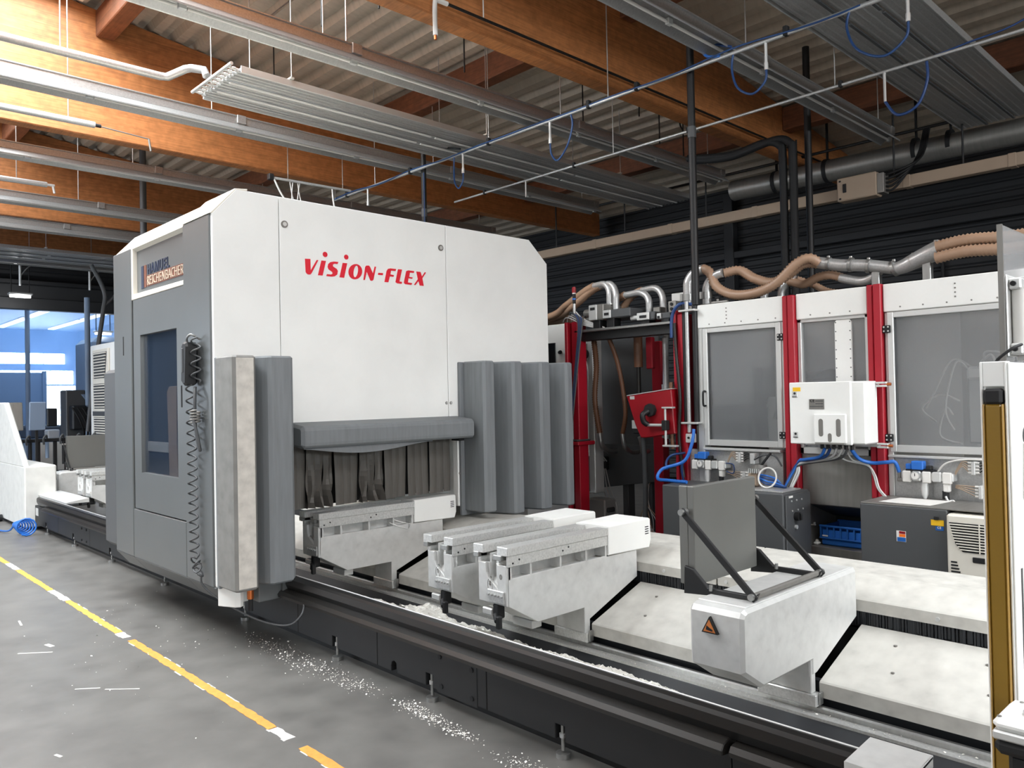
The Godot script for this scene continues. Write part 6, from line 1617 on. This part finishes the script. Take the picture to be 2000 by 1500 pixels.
# ============================================ light barrier post ============================================
func right_post():
	var z := -2.3
	var t := thing("light_barrier", "tall white post with a long yellow light barrier strip at the right", "light barrier", Vector3(-0.61, 0, -2.35))
	part("front_web", b().bb(-0.642, -0.636, 0.02, 1.715, z - 0.03, z + 0.006, 0.002).bb(-0.586, -0.580, 0.02, 1.715, z - 0.03, z + 0.006, 0.002).bb(-0.636, -0.586, 1.65, 1.715, z - 0.012, z + 0.004, 0.002), mats.white, t)
	part("back_web", b().bb(-0.636, -0.586, 0.02, 1.65, z - 0.03, z - 0.022), mats.frame, t)
	var sd := part("side_profile", b().bb(-0.580, -0.574, 0.02, 1.712, z - 0.16, z + 0.004, 0.002), mats.white, t)
	for k in 6:
		part("round_hole", b().cyl(Vector3(-0.574, 1.14 - 0.055 * k, z - 0.10), Vector3(-0.5725, 1.14 - 0.055 * k, z - 0.10), 0.022, 16), mats.cabinet, sd)
	part("round_hole", b().cyl(Vector3(-0.574, 1.52, z - 0.12), Vector3(-0.5725, 1.52, z - 0.12), 0.022, 16), mats.cabinet, sd)
	part("groove", b().bb(-0.5745, -0.572, 0.02, 1.18, z - 0.055, z - 0.045), mats.cabinet, sd)
	part("barrier_strip", b().bb(-0.632, -0.590, 0.1, 1.605, z - 0.02, z + 0.016, 0.006), mats.amber, t)
	part("strip_edge", b().bb(-0.634, -0.631, 0.1, 1.605, z - 0.02, z + 0.018, 0.001).bb(-0.591, -0.588, 0.1, 1.605, z - 0.02, z + 0.018, 0.001), mats.amber_edge, t)
	part("strip_cap", b().bb(-0.632, -0.590, 1.605, 1.645, z - 0.02, z + 0.017, 0.006), mats.rubber, t)
	part("foot_plate", b().bb(-0.72, -0.5, 0.0, 0.02, z - 0.2, z + 0.1), mats.frame, t)
	part("lead", b().tube(curve([Vector3(-0.62, 1.71, z - 0.05), Vector3(-0.61, 1.725, z - 0.05), Vector3(-0.58, 1.75, z - 0.06), Vector3(-0.57, 1.76, z - 0.1)], 5), 0.004, 6), mats.rubber, t)
	part("torn_tape", b().prism(P([-2.42, 1.5, -2.40, 1.5, -2.385, 1.36, -2.41, 1.33]), -0.574, -0.571, 0), mats.line_white, t)
	var g := thing("acrylic_guard", "clear acrylic guard sheet standing beside the yellow light barrier post", "guard screen", Vector3(-0.6, 0.9, -2.9))
	part("sheet", b().prism(P([-2.40, 0.0, -2.40, 2.085, -3.7, 2.10, -3.7, 0.0]), -0.618, -0.610, 0, 0.001), mats.acrylic, g)
	part("edge_strip", b().bb(-0.62, -0.607, 1.2, 2.085, -2.405, -2.398), mats.panel_steel, g)
	var lb := thing("tube_lamp", "short white tube lamp in a bracket on the acrylic guard", "lamp", Vector3(-0.6, 1.75, -2.45))
	part("bracket", b().bb(-0.607, -0.602, 1.73, 1.95, -2.50, -2.41, 0.002).bb(-0.602, -0.572, 1.735, 1.765, -2.50, -2.42, 0.004).bb(-0.602, -0.572, 1.91, 1.94, -2.50, -2.42, 0.004).bb(-0.606, -0.566, 1.72, 1.95, -2.515, -2.50, 0.002), mats.frame, lb)
	part("tube", b().cyl(Vector3(-0.585, 1.765, -2.45), Vector3(-0.585, 1.91, -2.45), 0.017, 14), mats.line_white, lb)
	for y in [1.75, 1.925]:
		part("screw", b().cyl(Vector3(-0.59, y, -2.42), Vector3(-0.59, y, -2.414), 0.007, 8), mats.rubber, lb)
		part("bolt", b().cyl(Vector3(-0.566, y + 0.01, -2.51), Vector3(-0.556, y + 0.01, -2.51), 0.006, 8), mats.galvanised, lb)
	var k := thing("button_box", "white and black button box with a blue push button by the light barrier", "button box", Vector3(-0.5, 0.8, -2.1))
	part("lid", b().bb(-0.573, -0.40, 0.855, 0.885, -2.22, -2.06, 0.012), mats.white, k)
	part("case", b().bb(-0.573, -0.40, 0.835, 0.856, -2.22, -2.06, 0.004), mats.frame, k)
	part("base", b().bb(-0.571, -0.40, 0.80, 0.836, -2.218, -2.062, 0.012), mats.rubber, k)
	part("stem", b().bb(-0.55, -0.42, 0.72, 0.80, -2.19, -2.09, 0.01).cyl(Vector3(-0.48, 0.02, -2.14), Vector3(-0.48, 0.72, -2.14), 0.03, 14), mats.black, k)
	part("stem_foot", b().cyl(Vector3(-0.48, 0, -2.14), Vector3(-0.48, 0.02, -2.14), 0.09, 16), mats.black, k)
	var bt := part("button_ring", b().cyl(Vector3(-0.505, 0.885, -2.13), Vector3(-0.505, 0.893, -2.13), 0.021, 18), mats.galvanised, k)
	part("button", b().cyl(Vector3(-0.505, 0.893, -2.13), Vector3(-0.505, 0.898, -2.13), 0.016, 18), mats.navy, bt)
	for d in [[-0.56, -2.075], [-0.545, -2.20]]:
		part("screw", b().cyl(Vector3(d[0], 0.885, d[1]), Vector3(d[0], 0.887, d[1]), 0.005, 8), mats.panel_steel, k)
	var e := thing("cover_plate", "light grey sheet metal cover lying over the bed's front edge at the lower right", "cover plate", Vector3(-1.0, 0.46, -2.6))
	part("plate", b().prism(P([-2.50, 0.40, -2.50, 0.462, -2.70, 0.475, -2.705, 0.475, -2.705, 0.468, -2.70, 0.465, -2.51, 0.45, -2.51, 0.40]), -1.12, -0.92, 0, 0.002), mats.alu, e)
	part("side_flange", b().prism(P([-2.50, 0.40, -2.50, 0.462, -2.70, 0.475, -2.70, 0.44]), -0.925, -0.92, 0), mats.alu, e)

# ============================================ far left ======================================================
func left_things():
	var h := thing("bed_housing", "tall white housing with a sloping shoulder closing the far end of the bed", "machine housing", Vector3(-13, 0, -2.7))
	part("shell", b().bb(-14.6, -12.02, 0.04, 0.85, -2.88, -2.5, 0.015), mats.shell_white, h)
	part("shoulder", b().prism(P([-14.6, 0.84, -12.03, 0.84, -13.18, 1.71, -14.6, 1.72]), -2.57, -2.5, 2, 0.015), mats.shell_white, h)
	part("low_ledge", b().prism(P([-2.92, 0.45, -2.66, 0.45, -2.66, 0.465, -2.92, 0.50]), -12.02, -10.7, 0), mats.frame, h)
	part("caster", b().cyl(Vector3(-13.35, 0.05, -2.49), Vector3(-13.35, 0.05, -2.45), 0.05, 12), mats.rubber, h)
	part("plinth", b().bb(-14.55, -12.06, 0.0, 0.05, -2.9, -2.54), mats.rubber, h)
	var bc := thing("hose_coil", "bright blue air hose coiled in a cone on the floor beside the bed end", "hose", Vector3(-11.7, 0.05, -2.42))
	var pts := []
	for k in 90:
		var a := TAU * k / 13.0
		var f := k / 89.0
		var r := lerpf(0.03, 0.11, f)
		pts.append(Vector3(-11.85 + 0.34 * f, 0.12 + r * sin(a), -2.36 + r * cos(a) - 0.06 * f))
	part("coil", b().tube(pts, 0.011, 6), mats.blue, bc)
	part("tail", b().tube(curve([Vector3(-11.85, 0.12, -2.34), Vector3(-12.0, 0.03, -2.3), Vector3(-12.6, 0.012, -2.2), Vector3(-13.6, 0.012, -2.0)]), 0.011, 6), mats.blue, bc)
	# cabinet with louvred air conditioners behind the bed end
	var ac := thing("electric_cabinet", "tall white switch cabinet with stacked louvred coolers left of the gantry", "cabinet", Vector3(-16, 0, -4.8))
	part("body", b().bb(-16.75, -15.2, 0.03, 2.80, -5.5, -4.62, 0.015), mats.white, ac)
	for d in [[2.15, 2.64], [1.58, 2.05], [1.0, 1.42]]:
		var c := part("cooler", b().bb(-16.5, -15.55, d[0] - 0.06, d[1] + 0.06, -4.62, -4.585, 0.01), mats.cream, ac)
		part("recess", b().prism(P([-16.44, d[1], -15.62, d[1], -15.72, d[0], -16.40, d[0]]), -4.586, -4.583, 2), mats.cabinet, c)
		for j in 9:
			var y := lerpf(d[1] - 0.02, d[0] + 0.03, j / 8.0)
			part("louvre", b().bb(-16.42, -15.66 - 0.01 * j, y - 0.012, y + 0.008, -4.583, -4.565), mats.cream, c)
	part("dark_strip", b().bb(-16.5, -15.55, 1.44, 1.53, -4.62, -4.58, 0.005), mats.cabinet, ac)
	part("plinth", b().bb(-16.7, -15.25, 0.0, 0.03, -5.45, -4.65), mats.rubber, ac)
	# desks and clutter between the bed end and the far hall
	for d in [[-14.95, -2.98, 0.12, "dim grey tilted sheet panel at the far left edge behind the housing"], [-14.9, -3.29, -0.12, "pale grey tilted sheet panel second from the housing"]]:
		var t := thing("sheet_stand", d[3], "panel", Vector3(d[0], 0, d[1]))
		var tf := Transform3D(Basis(Vector3(0, 0, 1), d[2]), Vector3(d[0], 1.25, d[1]))
		part("panel", b().bb(-0.03, 0.02, 0.0, 0.47, -0.12, 0.12, 0.01, tf), mats.blue_grey if d[2] < 0 else mats.panel_steel, t)
		part("stand", b().bb(d[0] - 0.06, d[0] - 0.02, 0.0, 1.27, d[1] - 0.02, d[1] + 0.02, 0.004), mats.rubber, t)
	var tr := thing("tool_trolley", "dark tool rack with hanging cutters behind the sloping housing", "tool rack", Vector3(-15.6, 0, -3.5))
	part("top_rail", b().bb(-15.7, -15.6, 1.02, 1.08, -4.3, -2.9, 0.01), mats.rubber, tr)
	part("low_rail", b().bb(-15.7, -15.6, 0.45, 0.49, -4.3, -2.9, 0.01), mats.cabinet, tr)
	for k in 6:
		var z := -2.95 - k * 0.26
		part("upright", b().bb(-15.69, -15.62, 0.0, 1.05, z - 0.025, z + 0.025), mats.rubber, tr)
		part("hanging_tool", b().cyl(Vector3(-15.58, 0.62 + 0.06 * (k % 3), z - 0.12), Vector3(-15.58, 1.02, z - 0.12), 0.03, 8), mats.black if k % 2 else mats.blue_grey, tr)
		part("hook", b().tube(curve([Vector3(-15.6, 1.08, z - 0.12), Vector3(-15.55, 1.14, z - 0.10), Vector3(-15.52, 1.08, z - 0.05), Vector3(-15.53, 0.98, z - 0.06)], 4), 0.018, 6), mats.cabinet, tr)
	part("white_sheet", b().prism(P([-2.95, 1.15, -3.15, 1.12, -3.12, 0.85, -3.05, 0.60, -3.0, 0.85]), -15.5, -15.48, 0), mats.line_white, tr)
	part("back_board", b().bb(-15.9, -15.86, 0.5, 1.0, -4.0, -3.5), mats.frame, tr)
	O = Vector3(-14.5, 0, -3.9)
	var ob := thing("orange_case", "small orange case on a dark stand beside the far guard plate", "case", Vector3(-14.4, 0, -3.8))
	part("case", b().bb(-14.55, -14.35, 0.70, 0.85, -3.95, -3.70, 0.02), mats.orange, ob)
	part("stand", b().bb(-14.6, -14.3, 0.0, 0.70, -4.0, -3.65, 0.01), mats.cabinet, ob)
	# machines further back, only their outlines show
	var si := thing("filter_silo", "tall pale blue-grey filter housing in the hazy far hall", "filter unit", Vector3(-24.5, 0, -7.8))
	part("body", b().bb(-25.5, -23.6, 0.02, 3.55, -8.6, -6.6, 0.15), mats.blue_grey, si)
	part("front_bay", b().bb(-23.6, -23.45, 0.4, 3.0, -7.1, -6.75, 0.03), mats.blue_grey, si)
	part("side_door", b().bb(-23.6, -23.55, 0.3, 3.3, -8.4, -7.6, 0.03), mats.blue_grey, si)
	var cm := thing("far_machine", "dark machine column with cables standing before the bright gate", "machine", Vector3(-20, 0, -5))
	part("column", b().bb(-20.3, -19.8, 0.02, 2.0, -5.35, -4.95, 0.02), mats.cabinet, cm)
	part("head", b().bb(-19.8, -19.5, 1.1, 1.65, -5.3, -5.0, 0.03), mats.bed_blue, cm)
	part("base", b().bb(-20.6, -19.3, 0.0, 0.8, -5.9, -4.7, 0.03), mats.cabinet, cm)
	part("arm", b().prism(P([-5.35, 1.9, -5.25, 1.9, -6.0, 0.9, -6.1, 0.9]), -19.9, -19.7, 0), mats.blue_grey, cm)
	part("arm", b().prism(P([-5.55, 2.1, -5.45, 2.1, -5.8, 1.0, -5.9, 1.0]), -20.1, -20.0, 0), mats.cabinet, cm)
	part("monitor", b().bb(-19.6, -19.5, 1.2, 1.6, -4.7, -4.5, 0.02), mats.bed_blue, cm)
	for j in 4:
		part("cable", b().tube(curve([Vector3(-19.5, 1.6, -5.0 - 0.1 * j), Vector3(-19.3, 1.3, -5.1 - 0.1 * j), Vector3(-19.4, 1.0, -5.2 - 0.08 * j), Vector3(-19.5, 0.8, -5.1 - 0.1 * j)], 5), 0.02, 6), mats.rubber, cm)
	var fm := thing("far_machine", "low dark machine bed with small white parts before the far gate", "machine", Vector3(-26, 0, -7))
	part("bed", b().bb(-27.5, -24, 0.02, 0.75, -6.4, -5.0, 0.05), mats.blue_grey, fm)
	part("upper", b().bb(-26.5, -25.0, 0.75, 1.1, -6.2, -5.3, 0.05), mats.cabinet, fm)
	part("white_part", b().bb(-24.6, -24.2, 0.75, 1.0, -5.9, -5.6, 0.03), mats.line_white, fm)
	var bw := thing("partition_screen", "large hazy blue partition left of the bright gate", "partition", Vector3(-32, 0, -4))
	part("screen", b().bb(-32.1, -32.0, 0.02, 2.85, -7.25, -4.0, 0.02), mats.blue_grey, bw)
	part("post", b().bb(-32.05, -31.9, 0.0, 2.9, -7.36, -7.24), mats.blue_grey, bw)
	# hanging lines and lamps under the dropped wall
	var lr := thing("lift_rail", "slim pipe frame hanging below the far radiant panel", "pipe", Vector3(-19.2, 4.3, -5))
	part("rail", b().cyl(Vector3(-19.2, 4.72, -1.5), Vector3(-19.2, 4.72, -5.35), 0.02, 8), mats.galvanised, lr)
	for z in [-3.95, -5.3]:
		part("drop", b().cyl(Vector3(-19.2, 4.72, z), Vector3(-19.2, 4.22, z), 0.025, 8), mats.frame, lr)
		part("line", b().tube(curve([Vector3(-19.2, 4.70, z - 0.25), Vector3(-19.2, 4.58, z - 0.12), Vector3(-19.2, 4.40, z)], 5), 0.014, 6), mats.panel_steel, lr)
	for z in [-2.0, -5.34]:
		part("hanger", b().cyl(Vector3(-19.2, 4.72, z), Vector3(-19.2, roof_y(z), z), 0.008, 6), mats.panel_steel, lr)
	for d in [[-20.9, -4.30, 4.18, "small lit lamp on two rods below the dropped wall"], [-23.8, -6.9, 3.63, "small lit lamp hanging over the hazy filter housing"]]:
		var t := thing("small_lamp", d[3], "lamp", Vector3(d[0], d[2], d[1]))
		part("housing", b().bb(d[0] - 0.12, d[0] + 0.12, d[2] + 0.04, d[2] + 0.09, d[1] - 0.24, d[1] + 0.24, 0.02), mats.frame, t)
		part("lamp_tube", b().cyl(Vector3(d[0], d[2] + 0.015, d[1] - 0.21), Vector3(d[0], d[2] + 0.015, d[1] + 0.21), 0.035, 10), mats.lamp_glow, t)
		for s in [-0.18, 0.18]:
			part("rod", b().cyl(Vector3(d[0], d[2] + 0.09, d[1] + s), Vector3(d[0], 5.55 if d[0] < -22 else 5.9, d[1] + s), 0.012, 6), mats.black, t)
		var l := OmniLight3D.new()
		l.name = "lamp_light"
		add_child(l, true)
		l.position = Vector3(d[0], d[2] - 0.06, d[1])
		l.light_energy = 0.6
		l.light_size = 0.05
		l.omni_range = 30.0
		l.omni_attenuation = 2.0
		l.shadow_enabled = true
	var dn := thing("dust_hose", "dark forked hose hanging from the roof past the white cabinet", "hose", Vector3(-18, 2, -5))
	part("hose", b().tube(curve([Vector3(-18.0, 4.6, -5.0), Vector3(-18.0, 4.05, -5.25), Vector3(-18.0, 3.6, -5.22), Vector3(-18.0, 2.4, -5.05), Vector3(-18.0, 1.1, -4.9)]), 0.045, 8), mats.cabinet, dn)
	part("branch", b().tube(curve([Vector3(-18.0, 3.75, -5.25), Vector3(-18.0, 4.3, -5.75), Vector3(-18.0, 4.6, -5.93)]), 0.035, 8), mats.cabinet, dn)
	part("line", b().cyl(Vector3(-18.0, 2.2, -6.0), Vector3(-18.0, 4.66, -5.95), 0.02, 8), mats.cabinet, dn)
	for d in [[-19.6, -5.35, "slim grey pole standing left of the forked hose"], [-24.5, -5.2, "thin dark pole before the bright windows"]]:
		O = Vector3(d[0], 0, d[1])
		single("pole", b().cyl(Vector3(d[0], 0, d[1]), Vector3(d[0], 4.1 if d[0] > -22 else 5.4, d[1]), 0.06, 10), mats.blue_grey, d[2], "pole")

# ============================================ floor ========================================================
func floor_things():
	# painted aisle line, worn into dashes
	O = Vector3.ZERO
	var segs := [[-16.0, -9.7, 0], [-9.7, -9.25, 1], [-9.22, -7.98, 0], [-7.97, -7.46, 1], [-7.44, -6.12, 0], [-6.11, -5.95, 1], [-5.86, -3.75, 0], [-3.74, -3.57, 1], [-3.44, -2.2, 0], [-2.2, 2.0, 0]]
	for s in segs:
		var top := PackedVector2Array()
		var bot := PackedVector2Array()
		var n := maxi(4, int((s[1] - s[0]) / 0.035))
		for k in n + 1:
			var x: float = lerpf(s[0], s[1], float(k) / n)
			top.append(Vector2(x, -1.855 + 0.027 + rng.randf_range(-0.006, 0.004)))
			bot.append(Vector2(x, -1.855 - 0.027 + rng.randf_range(-0.004, 0.006)))
		bot.reverse()
		top.append_array(bot)
		var m: Material = mats.yellow
		if s[2] == 1:
			m = mats.line_white
		elif s[0] > -5.9:
			m = mats.orange_line
		part("floor_line", b().prism(top, 0.0005, 0.002, 1), m, fl_root)
	for k in 26:      # white undercoat showing at the edges
		var x := rng.randf_range(-8.5, -3.2)
		var sz := rng.randf_range(0.03, 0.12)
		var z := -1.855 + (0.029 if rng.randf() > 0.45 else -0.029)
		part("paint_rest", b().bb(x, x + sz, 0.0005, 0.0012, z - 0.005, z + 0.005), mats.line_white, fl_root)
	for d in [[-6.16, -1.42, 0.09, 0.03, 0.2], [-6.05, -1.31, 0.22, 0.012, 0.9], [-6.96, -1.41, 0.16, 0.014, -0.1], [-5.06, -1.36, 0.14, 0.01, 0.9], [-4.9, -1.5, 0.2, 0.008, 0.8], [-4.2, -1.0, 0.05, 0.015, 0.3]]:
		var tf := Transform3D(Basis(Vector3.UP, d[4]), Vector3(d[0], 0.001, d[1]))
		part("paint_scrape", b().bb(-d[2] / 2, d[2] / 2, -0.0005, 0.0008, -d[3] / 2, d[3] / 2, 0.0, tf), mats.line_white, fl_root)
	# shavings: heap in the trough and loose flakes on the floor
	O = Vector3(-3.5, 0.05, -3.3)
	var hp := b()
	var fn := FastNoiseLite.new()
	fn.seed = 9
	fn.frequency = 9.0
	fn.fractal_octaves = 4
	var nx := 420
	var nz := 22
	var grid := []
	var prof := [[-5.3, 0.10], [-5.0, 0.115], [-4.7, 0.12], [-4.5, 0.145], [-4.38, 0.195], [-4.27, 0.15], [-4.1, 0.12], [-3.9, 0.135], [-3.8, 0.135], [-3.6, 0.115], [-3.45, 0.10], [-3.25, 0.112], [-3.0, 0.11], [-2.8, 0.135], [-2.65, 0.125], [-2.5, 0.115], [-2.35, 0.09], [-2.2, 0.05]]
	for i in nx + 1:
		var x := lerpf(-5.3, -2.2, float(i) / nx)
		var ys := 0.0
		for k in prof.size() - 1:
			if x >= prof[k][0] and x <= prof[k + 1][0]:
				ys = lerpf(prof[k][1], prof[k + 1][1], (x - prof[k][0]) / (prof[k + 1][0] - prof[k][0]))
		var row := []
		for j in nz + 1:
			var g := float(j) / nz
			var z := lerpf(-3.1, -3.5, g)
			var y := ys + (z + 3.40) * 0.22
			if z < -3.40:
				y = lerpf(ys, 0.045, (-3.40 - z) / 0.1)
			row.append(Vector3(x, y + 0.03 * fn.get_noise_3d(x, 0, z) + 0.014 * fn.get_noise_3d(x * 5, 3, z * 5) + rng.randf_range(-0.002, 0.009), z))
		grid.append(row)
	for i in nx:
		for j in nz:
			hp.quad(grid[i][j], grid[i + 1][j], grid[i + 1][j + 1], grid[i][j + 1])
	var heap := single("wood_shavings", hp, mats.chips, "pale heap of fine shavings lying along the bed trough", "shavings")
	heap.set_meta("kind", "stuff")
	var flake := b()
	O = Vector3.ZERO
	flake = B.new(Vector3.ZERO)
	flake.quad(Vector3(-0.5, 0, -0.5), Vector3(0.5, 0.12, -0.4), Vector3(0.5, 0.0, 0.5), Vector3(-0.5, 0.15, 0.5), Vector3.UP)
	var fm := flake.mesh()
	flakes(fm, 1500, heap, "loose_flakes", true)
	var fl := MultiMeshInstance3D.new()
	fl.name = "floor_shavings"
	add_child(fl)
	fl.set_meta("label", "scattered white shavings on the floor along the foot of the black bed")
	fl.set_meta("category", "shavings")
	fl.set_meta("kind", "stuff")
	fill_flakes(fl, fm, 1700, false)

func flakes(fm: ArrayMesh, n: int, parent: Node, called: String, trough: bool):
	var m := MultiMeshInstance3D.new()
	m.name = called
	parent.add_child(m)
	m.position = -parent.position
	m.set_meta("kind", "stuff")
	fill_flakes(m, fm, n, trough)

func fill_flakes(node: MultiMeshInstance3D, fm: ArrayMesh, n: int, trough: bool):
	var mm := MultiMesh.new()
	mm.transform_format = MultiMesh.TRANSFORM_3D
	mm.mesh = fm
	mm.instance_count = n
	var clumps := [[-5.0, -2.47, 0.25, 0.07], [-4.62, -2.46, 0.3, 0.09], [-4.3, -2.47, 0.2, 0.07], [-3.98, -2.48, 0.22, 0.06], [-3.45, -2.5, 0.12, 0.05], [-3.25, -2.49, 0.12, 0.035], [-3.02, -2.47, 0.12, 0.03], [-2.55, -2.45, 0.16, 0.05], [-2.1, -2.45, 0.3, 0.06], [-5.6, -2.0, 1.0, 0.5], [-4.2, -1.3, 1.6, 0.6]]
	for i in n:
		var p: Vector3
		if trough:
			p = Vector3(rng.randf_range(-2.4, -1.0), 0.054, rng.randf_range(-3.5, -3.3))
			if rng.randf() < 0.5:
				p = Vector3(rng.randf_range(-12, 1), 0.116, rng.randf_range(-3.635, -3.585))
		else:
			var r := rng.randf()
			var c: Array = clumps[int(r * 9.6) if r < 0.985 else 10]
			if r < 0.985 and int(r * 9.6) > 8:
				c = clumps[9]
			p = Vector3(c[0] + c[2] * rng.randfn() * 0.6, 0.003, c[1] + c[3] * rng.randfn() * 0.7)
		var s := rng.randf_range(0.002, 0.007) * (1.0 if rng.randf() < 0.9 else 1.8)
		var bs := Basis.from_euler(Vector3(rng.randf_range(-0.5, 0.5), rng.randf() * TAU, rng.randf_range(-0.5, 0.5))).scaled(Vector3.ONE * s)
		mm.set_instance_transform(i, Transform3D(bs, p))
	node.multimesh = mm
	node.material_override = mats.chips
